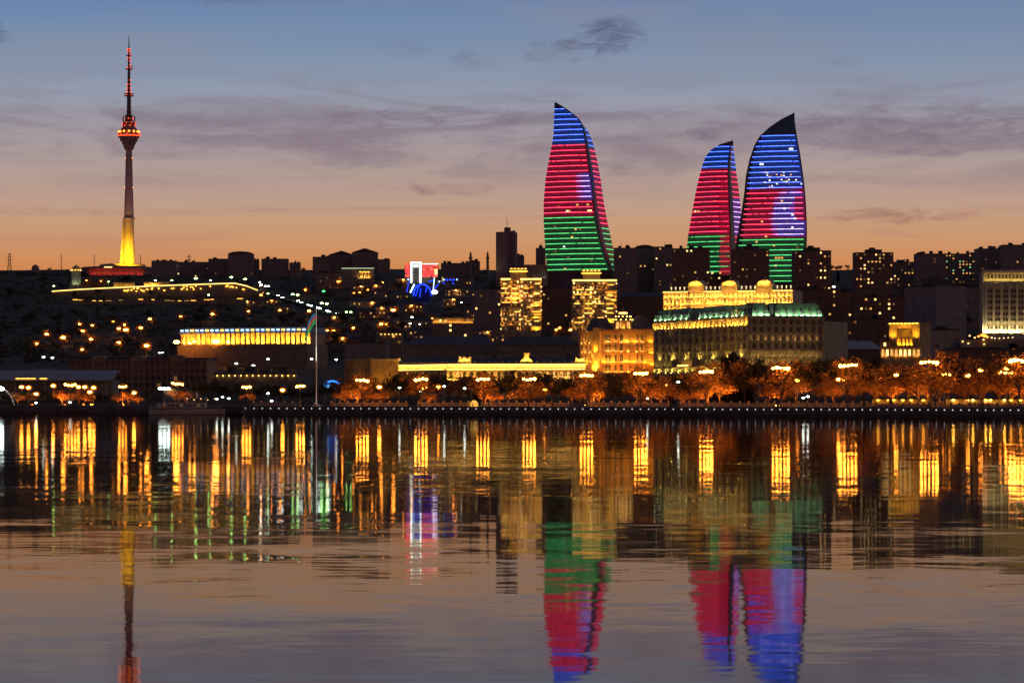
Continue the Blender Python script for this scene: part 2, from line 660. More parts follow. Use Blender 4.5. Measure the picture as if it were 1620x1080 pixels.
def win(root, fr, x, z, w, h, kind='dark', y=0.0, arch=False, frame=M_frame):
    w, h = round(w, 1), round(h, 1)

    def mk():
        m = MB()
        t_ = 0.16
        m.box(-w / 2 - t_, -w / 2, -0.14, 0.05, -h / 2, h / 2, 0)
        m.box(w / 2, w / 2 + t_, -0.14, 0.05, -h / 2, h / 2, 0)
        m.box(-w / 2 - t_ - 0.1, w / 2 + t_ + 0.1, -0.28, 0.05, -h / 2 - 0.22, -h / 2, 0)
        if arch:
            pts = [(w / 2 * cos(pi * i / 8), h / 2 + w / 2 * sin(pi * i / 8)) for i in range(9)]
            m.add([(px, -0.05, pz) for px, pz in pts], [tuple(range(8, -1, -1))], 1)
            for (a, b_), (c, d_) in zip(pts, pts[1:]):
                m.quad((a, -0.14, b_), (c, -0.14, d_), (c * 1.25, -0.14, h / 2 + (d_ - h / 2) * 1.25), (a * 1.25, -0.14, h / 2 + (b_ - h / 2) * 1.25), 0)
        else:
            m.box(-w / 2 - t_, w / 2 + t_, -0.2, 0.05, h / 2, h / 2 + 0.2, 0)
        m.box(-0.05, 0.05, -0.08, -0.052, -h / 2, h / 2, 0)
        m.box(-w / 2, -0.05, -0.075, -0.053, h * 0.16, h * 0.16 + 0.08, 0)
        m.box(0.05, w / 2, -0.075, -0.053, h * 0.16, h * 0.16 + 0.08, 0)
        m.quad((-w / 2, -0.05, -h / 2), (w / 2, -0.05, -h / 2), (w / 2, -0.05, h / 2), (-w / 2, -0.05, h / 2), 1)
        return m.mesh('window', [frame, PANE[kind]])
    me = cached(('win', w, h, kind, arch, frame.name), mk)
    return put('window', me, root, fr.pt(x, y, z), fr.yaw)


def uplight(root, fr, x, y, z, w, lens, name='uplight'):
    w = round(w, 1)

    def mk():
        m = MB()
        m.box(-w / 2, w / 2, -0.2, 0.2, -0.16, 0, 0)
        m.box(-w / 2, w / 2, -0.24, -0.2, -0.16, 0.14, 0)
        m.quad((-w / 2 + 0.03, -0.17, 0.03), (w / 2 - 0.03, -0.17, 0.03), (w / 2 - 0.03, 0.17, 0.03), (-w / 2 + 0.03, 0.17, 0.03), 1)
        return m.mesh('uplight', [M_metal, lens])
    me = cached(('up', w, lens.name), mk)
    return put(name, me, root, fr.pt(x, y, z), fr.yaw)


def ledge(m, fr, z, h=0.35, out=0.4, x0=None, x1=None, mi=0):
    x0 = -out if x0 is None else x0
    x1 = fr.W + out if x1 is None else x1
    m.box(x0, x1, -out, 0.02, z, z + h, mi, fr)


def root_for(name, label, cat, pts, group=None, drop=0):
    z = base_z(pts) - drop
    return thing(name, label, cat, (pts[0][0], pts[0][1], z), group)


def local(root, x, y):
    return (x - root.location[0], y - root.location[1])


# ------------------------------------------------------------------ flame shaped towers
def interp(tab, v):
    if v <= tab[0][0]:
        return tab[0][1]
    for (a, p), (b_, q_) in zip(tab, tab[1:]):
        if v <= b_:
            return p + (q_ - p) * (v - a) / (b_ - a)
    return tab[-1][1]


def ztab(pts):
    return [(140 + y / 3.375, 820 + x / 3.375) for x, y in pts]


SB, SRd, SG, SW = (0.16, 0.36, 3.0), (2.3, 0.08, 0.20), (0.12, 0.85, 0.22), (0.9, 0.85, 2.6)
PB, PR, PG, PW = s2l((14, 46, 118)), s2l((118, 8, 40)), s2l((10, 58, 34)), s2l((66, 50, 140))


def attr_mat(name, k=1.0):
    m = bpy.data.materials.new(name)
    m.use_nodes = True
    t_ = m.node_tree
    b_ = t_.nodes['Principled BSDF']
    a = NN(t_, 'ShaderNodeAttribute')
    a.attribute_name = 'led'
    b_.inputs['Base Color'].default_value = (0.02, 0.02, 0.026, 1)
    b_.inputs['Roughness'].default_value = 0.25
    lk(t_, a.outputs['Color'], b_.inputs['Emission Color'])
    b_.inputs['Emission Strength'].default_value = k
    return m


M_led = attr_mat('led facade glass', 0.78)
M_ledline = attr_mat('led strip', 1.8)
M_tower = mat('dark tower cladding', (0.035, 0.035, 0.045), 0.35, 0.2, 0.2, 0, 0.4)


def set_led(me, cols):
    at = me.attributes.new('led', 'FLOAT_COLOR', 'CORNER')
    arr = []
    for p in me.polygons:
        c = cols[p.index]
        for _ in range(p.loop_total):
            arr += [c[0], c[1], c[2], 1.0]
    at.data.foreach_set('color', arr)


def flame(label, d, left, ridge, right, vtip, vfoot, first, pitch, colour, t0, side, dep, darktop=None):
    LT, RT, ST = ztab(left), ztab(ridge), ztab(right)
    uc = interp(LT, vfoot) * 0.5 + interp(ST, vfoot) * 0.5
    xb = X(uc, d)
    zb = ground(xb, d) - 6
    root = thing('flame_tower', label, 'skyscraper', (xb, d, zb), 'flame shaped towers')
    wfoot = X(interp(ST, vfoot), d) - X(interp(LT, vfoot), d)

    def plan(v, nf=12, ns=6):
        s = max(0.02, min(1.0, (X(interp(ST, v), d) - X(interp(LT, v), d)) / wfoot))
        yl, yr, ys = dep[0] * s, dep[1] * s, dep[2] * s

        def wx(u, y):
            return (u - CX) / F * (d + y) - xb
        L = (wx(interp(LT, v), yl), yl)
        Rg = (wx(interp(RT, v), yr), yr)
        Sd = (wx(interp(ST, v), ys), ys)
        front = []
        for i in range(nf + 1):
            t_ = i / nf
            front.append((L[0] + (Rg[0] - L[0]) * t_, L[1] + (Rg[1] - L[1]) * t_ - 3.5 * s * sin(pi * t_)))
        sd = []
        for i in range(1, ns + 1):
            t_ = i / ns
            sd.append((Rg[0] + (Sd[0] - Rg[0]) * t_, Rg[1] + (Sd[1] - Rg[1]) * t_))
        back = [((L[0] + Sd[0]) / 2, (L[1] + Sd[1]) / 2 + 26 * s)]
        return front, sd, back
    NF, NS = 12, 6
    zfoot = zb
    vbase = HV - (zfoot - CH) / d * F
    vs = [vtip + 0.3 + (vbase - vtip) * (k / 150) for k in range(151)]
    m = MB()
    rings = []
    for v in vs:
        fr_, sd, bk = plan(v)
        z = Z(v, d) - zb
        rings.append([(p[0], p[1], z) for p in fr_ + sd + bk])
    n = len(rings[0])
    o = 0
    cols = []
    for rg in rings:
        m.v += rg
    for k in range(len(rings) - 1):
        v = (vs[k] + vs[k + 1]) / 2
        for i in range(n):
            m.f.append((k * n + i, (k + 1) * n + i, (k + 1) * n + (i + 1) % n, k * n + (i + 1) % n))
            m.m.append(0)
            if i < NF:
                t_ = (i + 0.5) / NF
                c = colour(t_, v, False)[1] if t_ > t0 * 0.6 else (0.002, 0.002, 0.003)
            elif i < NF + NS:
                t_ = (i - NF + 0.5) / NS
                c = colour(t_, v, True)[1] if (side and t_ > 0.33) else (0.001, 0.001, 0.002)
            else:
                c = (0, 0, 0)
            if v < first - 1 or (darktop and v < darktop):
                c = (0.005, 0.007, 0.014)  # faint navy glow stands in for sky reflected in the dark glass
            if v > vfoot:
                c = (0, 0, 0)
            q_ = 0.75 + 0.5 * R.random()
            # floor slabs show as darker lines between the lines of lamps
            ph = ((v - first) / pitch) % 1.0
            q_ *= 0.72 if 0.62 < ph < 0.84 else 1.0
            cols.append((c[0] * q_, c[1] * q_, c[2] * q_))
    m.f.append(tuple(range(n)))
    m.m.append(0)
    cols.append((0, 0, 0))
    m.f.append(tuple((len(rings) - 1) * n + i for i in range(n - 1, -1, -1)))
    m.m.append(0)
    cols.append((0, 0, 0))
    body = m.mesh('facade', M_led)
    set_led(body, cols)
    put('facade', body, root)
    # lines of lamps, one strip per floor and face
    v = first
    while v < vfoot - 1:
        z = Z(v, d) - zb
        for is_side in ((False, True) if side else (False,)):
            fr_, sd, bk = plan(v, 24, 12)
            pts = fr_ if not is_side else [fr_[-1]] + sd
            a = int(len(pts) * t0) if not is_side else int(len(pts) * 0.36)
            e = len(pts) if not is_side else len(pts)
            if is_side and interp(ST, v) - interp(RT, v) < 3.5:
                continue
            pts = pts[a:e] if is_side else pts[a:e - 1]
            if len(pts) < 3:
                continue
            mm, cc = MB(), []
            N = len(pts)
            hh, outw = 0.27, 0.4
            for (px, py) in pts:
                mm.v += [(px, py - outw, z - hh), (px, py - outw, z + hh), (px, py - 0.02, z + hh), (px, py - 0.02, z - hh)]
            for i in range(N - 1):
                t_ = (i + 0.5) / (N - 1)
                t_ = t0 + t_ * (1 - t0)
                c = colour(t_, v, is_side)[0]
                q_ = 0.8 + 0.4 * R.random()
                if R.random() < 0.03:
                    q_ = 0.25
                c = tuple(x * q_ for x in c)
                A, B_ = i * 4, (i + 1) * 4
                mm.f += [(A, B_, B_ + 1, A + 1), (A + 1, B_ + 1, B_ + 2, A + 2), (A + 3, B_ + 3, B_, A)]
                cc += [c, c, c]
            mm.m = [0] * len(mm.f)
            me = mm.mesh('light_strip', M_ledline)
            set_led(me, cc)
            put('light_strip', me, root)
        v += pitch
    # dark coping along the leading edge up to the tip
    cp = MB()
    for (va, vb) in zip(vs[:-1:6], vs[6::6]):
        pa, pb = plan(va)[0][-1], plan(vb)[0][-1]
        cp.tube((pa[0], pa[1] - 0.3, Z(va, d) - zb), (pb[0], pb[1] - 0.3, Z(vb, d) - zb), 0.55, 0.55, 5)
    cp.build('edge_fin', M_tower, root)
    ms = MB()
    p = plan(vs[0])[0][0]
    ms.tube((p[0] + 0.5, p[1], Z(vtip, d) - zb - 2), (p[0] + 0.5, p[1], Z(vtip, d) - zb + 2.2), 0.35, 0.15, 5)
    ms.build('tip_mast', M_metal, root)

    # rooms with the lights on
    def room(u_t, v_, kind, w=2.2, h=1.6):
        fr_, sd, bk = plan(v_, 24, 12)
        i = min(int(u_t * 24), 23)
        a, b_ = fr_[i], fr_[i + 1]
        f = Fr(a, b_)
        me = cached(('room', kind, w, h), lambda: MB().box(-w / 2, w / 2, -0.12, 0.1, -h / 2, h / 2).mesh('window', PANE[kind]))
        put('window', me, root, (a[0], a[1] - 0.1, Z(v_, d) - zb), f.yaw)
    return root, room


def mixc(a, b_, t_):
    t_ = max(0, min(1, t_))
    return tuple(x + (y - x) * t_ for x, y in zip(a, b_))


def flag_colour(vb, vg, white):
    def fn(t_, v, is_side):
        off = -1.5 if not is_side else 0
        vb_, vg_ = (vb if not is_side else vb + 2), (vg if not is_side else vg + 14)
        if v < vb_ + off:
            s_, p_ = SB, PB
        elif v < vg_:
            s_, p_ = SRd, PR
        else:
            s_, p_ = SG, PG
        k = white(t_, v, is_side)
        return mixc(s_, SW, k), mixc(p_, PW, k)
    return fn


def w_left(t_, v, sd):
    if sd or not 274 < v < 318:
        return 0
    return max(0, min(1, (t_ - 0.66) / 0.2)) * 0.85


def w_right(t_, v, sd):
    if 300 < v < 374 and t_ > 0.45:
        e = ((t_ - 0.80) / 0.33) ** 2 + ((v - 342) / 46) ** 2
        i = ((t_ - 0.93) / 0.13) ** 2 + ((v - 330) / 20) ** 2
        if i < 1:
            return 0.1
        return max(0, min(1, (1.05 - e) * 2.2)) * 0.95
    if v < 300 and v > 268:
        return 0.25 * (0.5 + 0.5 * sin(t_ * 37 + v)) if t_ > 0.3 else 0
    return 0


def w_mid(t_, v, sd):
    if sd and 312 < v < 372:
        return 0.7
    return 0


def mid_colour(t_, v, sd):
    s_, p_ = flag_colour(268.5, 371.5, w_mid)(t_, v, sd)
    if not sd and t_ > 0.74 and v > 285:
        k = 0.9 if (sin(v * 0.9 + t_ * 9) + sin(v * 0.37)) > -0.3 else 0.2
        s_, p_ = mixc(s_, s2l((232, 20, 70)), k), mixc(p_, s2l((150, 4, 40)), k)
    return s_, p_


t1, room1 = flame('tall flame shaped glass tower standing alone beside the dark antenna tower block', 3000,
                  [(193, 75), (191, 150), (187, 250), (165, 370), (145, 480), (135, 600), (135, 700), (140, 800), (147, 900), (152, 960), (156, 1060)],
                  [(195, 75), (240, 102), (300, 142), (335, 178), (350, 220), (362, 300), (375, 400), (390, 500), (402, 600), (415, 700), (440, 820), (465, 900), (490, 970), (505, 1060)],
                  [(197, 75), (238, 94), (285, 130), (332, 175), (375, 225), (400, 290), (420, 370), (440, 480), (455, 590), (470, 680), (490, 770), (510, 860), (540, 960), (566, 1060)],
                  162.4, 428, 172.5, 8.18, flag_colour(231, 343, w_left), 0.0, True, (14, -10, 24))
for (a, v_, k) in [(.46, 334, 'bright'), (.5, 334, 'lit'), (.88, 334, 'bright'), (.92, 334, 'bright'), (.68, 324.5, 'lit'), (.9, 324.5, 'lit'), (.3, 326, 'dim'), (.5, 375, 'lit'), (.6, 363, 'lit'),
                   (.34, 390, 'white'), (.24, 358, 'dim'), (.7, 363, 'dim'), (.4, 407, 'dim'), (.75, 412, 'dim'), (.2, 398, 'dim'), (.33, 425, 'lit')]:
    room1(a, v_, k)
t2, room2 = flame('shorter flame shaped tower, partly behind the broad one, red and blue lit', 3170,
                  [(1143, 279), (1080, 295), (1030, 325), (1000, 360), (985, 400), (965, 470), (945, 560), (925, 670), (905, 790), (897, 880), (890, 1060)],
                  [(1145, 279), (1134, 296), (1122, 400), (1122, 480), (1125, 560), (1130, 700), (1136, 850), (1140, 1060)],
                  [(1147, 279), (1150, 330), (1165, 450), (1180, 560), (1190, 650), (1200, 760), (1210, 900), (1218, 1060)],
                  222.6, 452, 232, 7.9, mid_colour, 0.0, True, (16, -8, 22))
for (a, v_, k) in [(.12, 333.5, 'bright'), (.2, 333.5, 'lit'), (.62, 318, 'dim'), (.5, 418, 'lit'), (.6, 432, 'bright'), (.75, 432, 'lit')]:
    room2(a, v_, k)
t3, room3 = flame('broad flame shaped tower with an unlit dark tip and a white crescent in lights', 3000,
                  [(1470, 131), (1400, 165), (1340, 205), (1290, 250), (1260, 300), (1235, 370), (1215, 460), (1205, 560), (1190, 660), (1175, 750), (1160, 830), (1154, 880), (1146, 1060)],
                  [(1471.5, 131), (1473, 180), (1485, 260), (1500, 340), (1515, 440), (1525, 520), (1533, 620), (1538, 720), (1538, 800), (1535, 880), (1526, 1060)],
                  [(1473, 131), (1475, 180), (1487, 260), (1502, 340), (1517, 440), (1527, 520), (1536, 620), (1541, 720), (1541, 800), (1538, 880), (1529, 1060)],
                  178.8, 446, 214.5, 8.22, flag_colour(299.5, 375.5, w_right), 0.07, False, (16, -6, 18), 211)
for (a, v_, k) in [(.25, 259, 'winb'), (.85, 236, 'winb')]:
    room3(a, v_, 'white', 4.0, 2.0)
for i in range(30):
    room3(R.uniform(.3, .97), R.choice([272, 277, 280, 285, 288, 291, 295]) + R.uniform(-1, 1), R.choice(['white', 'white', 'lit', 'dim']), 1.6, 1.3)
for (a, v_, k) in [(.62, 345, 'dim'), (.72, 352, 'dim'), (.35, 350, 'lit'), (.3, 382, 'lit'), (.55, 388, 'lit'), (.78, 372, 'dim'), (.9, 392, 'dim'), (.45, 374, 'lit'), (.66, 318, 'lit'), (.6, 408, 'lit'), (.64, 408, 'lit'), (.7, 408, 'lit'),
                   (.48, 328, 'dim'), (.83, 340, 'white'), (.84, 346, 'white'), (.8, 360, 'white'), (.68, 330, 'white'), (.62, 420, 'lit')]:
    room3(a, v_, k)


# ------------------------------------------------------------------ television tower
TD = 3900
k_ = TD / F
tx = X(204, TD)
tz = Z(437, TD)
tv = thing('television_tower', 'slender concrete television tower with red lit pod and yellow lit foot', 'tower', (tx, TD, tz))


def tz_(v):
    return Z(v, TD) - tz


m = MB()
m.lathe([(7.4, tz_(420)), (6.4, tz_(346)), (5.0, tz_(290)), (4.0, tz_(236))], 20)
m.build('shaft', mat('tower concrete', (0.40, 0.34, 0.33), 0.85, 0.15, 0.05), tv)
m = MB()
for i in range(3):
    a = -pi / 2 + pi * 2 / 3 * i + 0.5
    p = [(cos(a) * r_ + cos(a + pi / 2) * w_, sin(a) * r_ + sin(a + pi / 2) * w_) for r_, w_ in ((5, 1.6), (11.5, 1.3), (11.5, -1.3), (5, -1.6))]
    p2 = [(cos(a) * r_ + cos(a + pi / 2) * w_, sin(a) * r_ + sin(a + pi / 2) * w_) for r_, w_ in ((4, 1.4), (7.9, 1.1), (7.9, -1.1), (4, -1.4))]
    m.prism([(*q_, tz_(420)) for q_ in p], [(*q_, tz_(346)) for q_ in p2])
m.lathe([(7.4, tz_(348)), (7.8, tz_(347)), (7.8, tz_(345)), (6.6, tz_(344))], 20)
m.build('buttress', MATS['tower concrete'], tv)
m = MB()
m.lathe([(4.2, tz_(238)), (6.0, tz_(236)), (7.3, tz_(231)), (7.3, tz_(229.5)), (9.0, tz_(228.5)), (9.0, tz_(224.5)), (11.5, tz_(223.5)), (11.5, tz_(219)), (13.6, tz_(218)), (14.3, tz_(215.5)),
         (14.3, tz_(211.5)), (12.2, tz_(210.5)), (11.4, tz_(206)), (8.2, tz_(201.5)), (8.0, tz_(193)), (5.0, tz_(192)), (4.6, tz_(184))], 24)
m.build('pod', mat('pod cladding', (0.26, 0.20, 0.19), 0.6, 0.3, 0.3), tv)
m = MB()
m.lathe([(14.45, tz_(216)), (14.75, tz_(215.6)), (14.75, tz_(214.2)), (14.45, tz_(214))], 24)
m.build('red_ring', E_redl, tv)
gm = MB().ball((0, 0, 0), 1.35, 1.35, 1.35, 8, 6).mesh('globe_lamp', E_orl)
for i in range(12):
    a = 2 * pi * i / 12 + 0.13
    put('globe_lamp', gm, tv, (cos(a) * 12.9, sin(a) * 12.9, tz_(208.6)))
gm2 = MB().ball((0, 0, 0), 0.8, 0.8, 0.8, 8, 5).mesh('red_lamp', E_redl)
for (rr_, v_, n_) in [(9.2, 199, 8), (8.8, 194.5, 8), (5.6, 188, 6), (14.4, 212, 10)]:
    for i in range(n_):
        a = 2 * pi * i / n_ + v_
        put('red_lamp', gm2, tv, (cos(a) * rr_, sin(a) * rr_, tz_(v_)))
m = MB()
m.lathe([(2.9, tz_(193)), (2.6, tz_(152))], 10)
for v_ in (186, 183, 178):
    m.lathe([(5.6 if v_ > 180 else 3.8, tz_(v_)), (5.6 if v_ > 180 else 3.8, tz_(v_) + 0.8)], 12)
for v_, r_ in ((152.5, 6.2), (149.5, 6.2), (110, 4.8), (89, 3.6)):
    m.lathe([(1, tz_(v_) - 0.2), (r_, tz_(v_)), (r_, tz_(v_) + 1.0), (1, tz_(v_) + 1.2)], 12)
m.lathe([(2.1, tz_(152)), (1.8, tz_(110))], 8)
m.lathe([(1.5, tz_(110)), (1.2, tz_(76))], 8)
m.lathe([(0.8, tz_(76)), (0.35, tz_(56.5))], 6)
for i in range(6):
    a = i * 1.05
    m.box(cos(a) * 7.4 - 0.7, cos(a) * 7.4 + 0.7, sin(a) * 7.4 - 0.7, sin(a) * 7.4 + 0.7, tz_(194), tz_(184 + (i % 3)))
m.tube((3.6, 0, tz_(110)), (3.6, 0, tz_(103)), 0.6)
m.build('antenna_mast', mat('mast steel', (0.16, 0.13, 0.13), 0.5, 0.15), tv)
gm3 = MB().lathe([(0.5, -0.7), (1.0, -0.4), (1.0, 0.4), (0.5, 0.7)], 8).mesh('red_lamp', E_redl)
for (v_, r_) in [(150.8, 3.2), (146, 2.4), (140, 2.2), (134, 2.0), (127, 2.0), (108, 2.4), (103, 1.8), (97, 1.8), (92, 1.7), (87, 2.2), (82, 1.5), (78, 1.4)]:
    for s_ in (-1, 1):
        if int(v_) % 2 == 0 or s_ > 0:
            put('red_lamp', gm3, tv, (s_ * r_, -1.2, tz_(v_)))
for (v_, r_) in [(250, 4.5), (297, 5.4)]:
    for s_ in (-1, 1):
        put('red_lamp', cached('sm', lambda: MB().ball((0, 0, 0), 0.55).mesh('red_lamp', E_orl)), tv, (s_ * r_, -1.5, tz_(v_)))
# round building at the foot
m = MB()
m.lathe([(47, -12), (47, tz_(427)), (50, tz_(426)), (50, tz_(423)), (48, tz_(422.5))], 40, (-13.5, 14, 0))
m.lathe([(30, tz_(422.4)), (30, tz_(418.5)), (27, tz_(417.5))], 32, (-10, 14, 0))
m.build('podium', mat('podium stone', (0.34, 0.27, 0.24)), tv)
f0 = Fr((-13.5, 14), (0, 14))
for i in range(15):
    a = radians(206 + i * 9.1)
    o = uplight(tv, Fr((-13.5 + cos(a) * 49.2, 14 + sin(a) * 49.2), (-13.5 + cos(a) * 49.2 - sin(a), 14 + sin(a) * 49.2 + cos(a))), 0, 0, tz_(436.5), 5.0, U_red)
put('window', MB().box(-5, 5, -0.4, 0.4, -0.6, 0.6).mesh('window', E_winb), tv, (-22, 14 - 50.0, tz_(424.4)))
lamps = []
for i in range(6):
    a = radians(235 + i * 14)
    sd_ = bpy.data.lights.new('floodlight', 'SPOT')
    sd_.energy = 66000
    sd_.color = (1.0, 0.50, 0.008)
    sd_.spot_size = radians(100)
    sd_.spot_blend = 0.9
    sd_.shadow_soft_size = 0.4
    o = bpy.data.objects.new('floodlight', sd_)
    COL.objects.link(o)
    o.parent = tv
    p = Vector((cos(a) * 33, sin(a) * 33, tz_(416.5)))
    o.location = p
    o.rotation_euler = (Vector((0, 0, tz_(396))) - p).to_track_quat('-Z', 'Y').to_euler()
    # its housing
    h = MB().tube((0, 0, -1.2), (0, 0, -0.5), 0.5, 0.8, 8).build('floodlight_housing', M_metal, tv, tuple(p))

for i in range(3):
    a = radians(235 + i * 35)
    sd_ = bpy.data.lights.new('shaft_fill', 'SPOT')  # added spots that brighten the shaft
    sd_.energy = 52000
    sd_.color = (1.0, 0.40, 0.36)
    sd_.spot_size = radians(38)
    sd_.spot_blend = 1.0
    sd_.shadow_soft_size = 0.4
    o = bpy.data.objects.new('shaft_fill', sd_)
    COL.objects.link(o)
    o.parent = tv
    p = Vector((cos(a) * 52, sin(a) * 52, tz_(430)))
    o.location = p
    o.rotation_euler = (Vector((0, 0, tz_(285))) - p).to_track_quat('-Z', 'Y').to_euler()
    MB().tube((0, 0, -1.6), (0, 0, -0.8), 0.5, 0.8, 8).build('floodlight_housing', M_metal, tv, tuple(p))  # housing drawn for the added shaft spot


# ------------------------------------------------------------------ generic dark city block
def block(name, label, cat, u0, u1, vt, d, depth=16, d1=None, wall=M_render, roof='flat', rmat=None, floors=3.1, lit=0, grid=None, group=None, spots=(), rh=None, kinds=('lit', 'dim', 'bright'), bay=3.4, dark=0, vbot=None):
    d1 = d if d1 is None else d1
    p0, p1 = (X(u0, d), d), (X(u1, d1), d1)
    f = Fr(p0, p1)
    corners = [p0, p1, f.pt(f.W, depth, 0)[:2], f.pt(0, depth, 0)[:2]]
    root = root_for(name, label, cat, corners, group)
    zb = root.location[2]
    lf = Fr((0, 0), (p1[0] - p0[0], p1[1] - p0[1]))
    H = Z(vt, (d + d1) / 2) - zb
    rmat = rmat or M_roof
    m = MB()
    m.box(0, lf.W, 0, depth, 0, H, 0, lf)
    nfl = max(1, int(H / floors))
    vis = 0 if vbot is None else max(0, Z(vbot, d) - zb)
    for k in range(1, nfl + 1):
        z = H - k * floors
        if z < vis:
            break
        m.box(-0.18, lf.W + 0.18, -0.2, 0.0, z - 0.12, z + 0.12, 0, lf)
    nb = max(2, int(lf.W / bay))
    for i in range(0, nb + 1, 2):
        x = lf.W * i / nb
        m.box(x - 0.3, x + 0.3, -0.3, 0.0, max(0, vis), H - 0.2, 0, lf)
    m.build('wall', wall, root)
    # roof
    m = MB()
    if roof == 'flat':
        m.box(-0.3, lf.W + 0.3, -0.35, depth + 0.3, H, H + 0.7, 0, lf)
        rr_ = random.Random(int(u0 * 7 + vt))
        for _ in range(2 + int(lf.W / 14)):
            a = rr_.uniform(0.05, 0.8) * lf.W
            w_ = rr_.uniform(2, 5)
            m.box(a, min(a + w_, lf.W), depth * .3, depth * .3 + 4, H + 0.7, H + 0.7 + rr_.uniform(1.2, 3.2), 0, lf)
        if rr_.random() < 0.6:
            a = rr_.uniform(.2, .8) * lf.W
            m.tube(lf.pt(a, depth * .4, H + 0.5), lf.pt(a, depth * .4, H + rr_.uniform(4, 8)), 0.18, 0.08, 4)
    elif roof == 'gable':
        rh = rh or 5
        m.prism([lf.pt(*p) for p in ((-.4, -.4, H), (lf.W / 2, -.4, H + rh), (lf.W + .4, -.4, H))], [lf.pt(*p) for p in ((-.4, depth, H), (lf.W / 2, depth, H + rh), (lf.W + .4, depth, H))])
    elif roof == 'hip':
        rh = rh or 4
        e = min(rh * 1.2, lf.W * 0.3)
        m.prism([lf.pt(*p) for p in ((-.5, -.5, H), (lf.W + .5, -.5, H), (lf.W + .5, depth + .5, H), (-.5, depth + .5, H))],
                [lf.pt(*p) for p in ((e, depth * .45, H + rh), (lf.W - e, depth * .45, H + rh), (lf.W - e, depth * .55, H + rh), (e, depth * .55, H + rh))])
    elif roof == 'round':
        rh = rh or 4
        n = 10
        lo = [lf.pt(lf.W / 2 - (lf.W / 2 + .3) * cos(pi * i / n), -.4, H + rh * sin(pi * i / n)) for i in range(n + 1)]
        hi_ = [lf.pt(lf.W / 2 - (lf.W / 2 + .3) * cos(pi * i / n), depth, H + rh * sin(pi * i / n)) for i in range(n + 1)]
        m.prism(lo, hi_)
    elif roof == 'penthouse':
        m.box(-0.3, lf.W + 0.3, -0.35, depth + 0.3, H, H + 0.6, 0, lf)
        m.box(lf.W * .3, lf.W * .72, depth * .2, depth * .8, H + .6, H + 3.4 + (rh or 0), 0, lf)
        m.box(lf.W * .4, lf.W * .55, depth * .3, depth * .6, H + 3.4 + (rh or 0), H + 5.2 + (rh or 0), 0, lf)
    m.build('roof', rmat, root)
    rr_ = random.Random(int(u0 * 3 + d))
    used = set()
    wb = lf.W / nb

    def cell(i, k):
        return wb * (i + 0.5), H - floors * (k + 0.5)
    kmax = max(1, int((H - vis) / floors))
    for j in range(lit + dark):
        for _ in range(20):
            i, k = rr_.randrange(nb), rr_.randrange(kmax)
            if (i, k) not in used:
                break
        else:
            continue
        used.add((i, k))
        x, z = cell(i, k)
        win(root, lf, x, z, 1.5 if bay < 4 else 2.0, 1.5, rr_.choice(kinds) if j < lit else 'dark')
    for (u, v, kd) in spots:
        x = lf.W * (u - u0) / (u1 - u0)
        win(root, lf, x, Z(v, d) - zb, 1.9, 1.4, kd)
    return root, lf, H, zb


# skyline, from the tower's hill to the right hand ridge
G1 = 'unlit blocks along the ridge'
SKYL = [
    (240, 278, 413, 3750, 'flat', 'low dark flat block on the ridge, first right of the television tower', 0),
    (280, 330, 415, 3850, 'flat', 'long low dark block on the ridge behind the white terrace lamps', 3),
    (330, 361, 410, 3820, 'flat', 'dark stepped block touching the drum shaped building on the ridge', 1),
    (361, 400, 402, 3780, 'round', 'dark drum shaped building with a shallow dome on the ridge', 1),
    (400, 408, 411, 3800, 'flat', 'narrow dark annex right of the drum shaped building', 0),
    (414, 455, 410, 3800, 'flat', 'squat dark block on the ridge with a small roof hut at its right end', 0),
    (458, 474, 416, 3800, 'flat', 'small low dark block between the squat block and the stepped mass', 0),
    (495, 523, 407, 3600, 'flat', 'lowest and leftmost step of the big dark ridge complex', 0),
    (520, 560, 403, 3620, 'gable', 'middle step of the big dark ridge complex with a small gable', 0),
    (557, 597, 399, 3610, 'gable', 'tallest gabled block of the big dark ridge complex', 0),
    (597, 616, 411, 3600, 'flat', 'low right end of the big dark ridge complex', 0),
    (698, 738, 417, 3400, 'flat', 'dark plain block right of the red lit screen building', 0),
    (737, 759, 414, 3420, 'flat', 'dark block between the two thin minarets', 0),
    (816, 829, 406, 3420, 'flat', 'dark annex against the right side of the antenna tower block', 0),
    (848, 863, 393, 3420, 'penthouse', 'narrow dark high block hugging the left edge of the tall flame tower', 0),
    (972, 1008, 393, 2960, 'flat', 'dark apartment block at the foot of the tall flame tower, right side', 2),
    (1004, 1036, 393, 3020, 'round', 'dark apartment block with an arched roof right of the tall flame tower', 3),
    (1036, 1064, 391, 2990, 'flat', 'dark apartment block left of the blocks before the shorter flame tower', 5),
    (1064, 1123, 394, 2700, 'flat', 'broad brown apartment block covering the foot of the shorter flame tower', 6),
    (1122, 1160, 437, 2750, 'flat', 'low dark block in the gap under the shorter flame tower', 4),
    (1159, 1217, 395, 2700, 'penthouse', 'brown apartment block between the two right flame towers', 9),
    (1256, 1315, 397, 2720, 'penthouse', 'brown apartment block standing right of the broad flame tower', 12),
    (1353, 1413, 400, 2760, 'penthouse', 'lone square apartment tower with stepped roof hut against the orange sky', 22),
    (1413, 1452, 415, 3200, 'flat', 'long low block with a row of lit windows right of the lone apartment tower', 11),
    (1450, 1497, 402, 3150, 'flat', 'dark slab block on the ridge with few lit windows', 3),
    (1495, 1548, 402, 3300, 'flat', 'ridge slab dotted with green and yellow windows', 22),
    (1546, 1590, 394, 3250, 'flat', 'dark ridge block left of the uppermost one at the right edge', 4),
    (1586, 1660, 388, 3200, 'flat', 'uppermost dark ridge block cut by the right edge', 3),
]
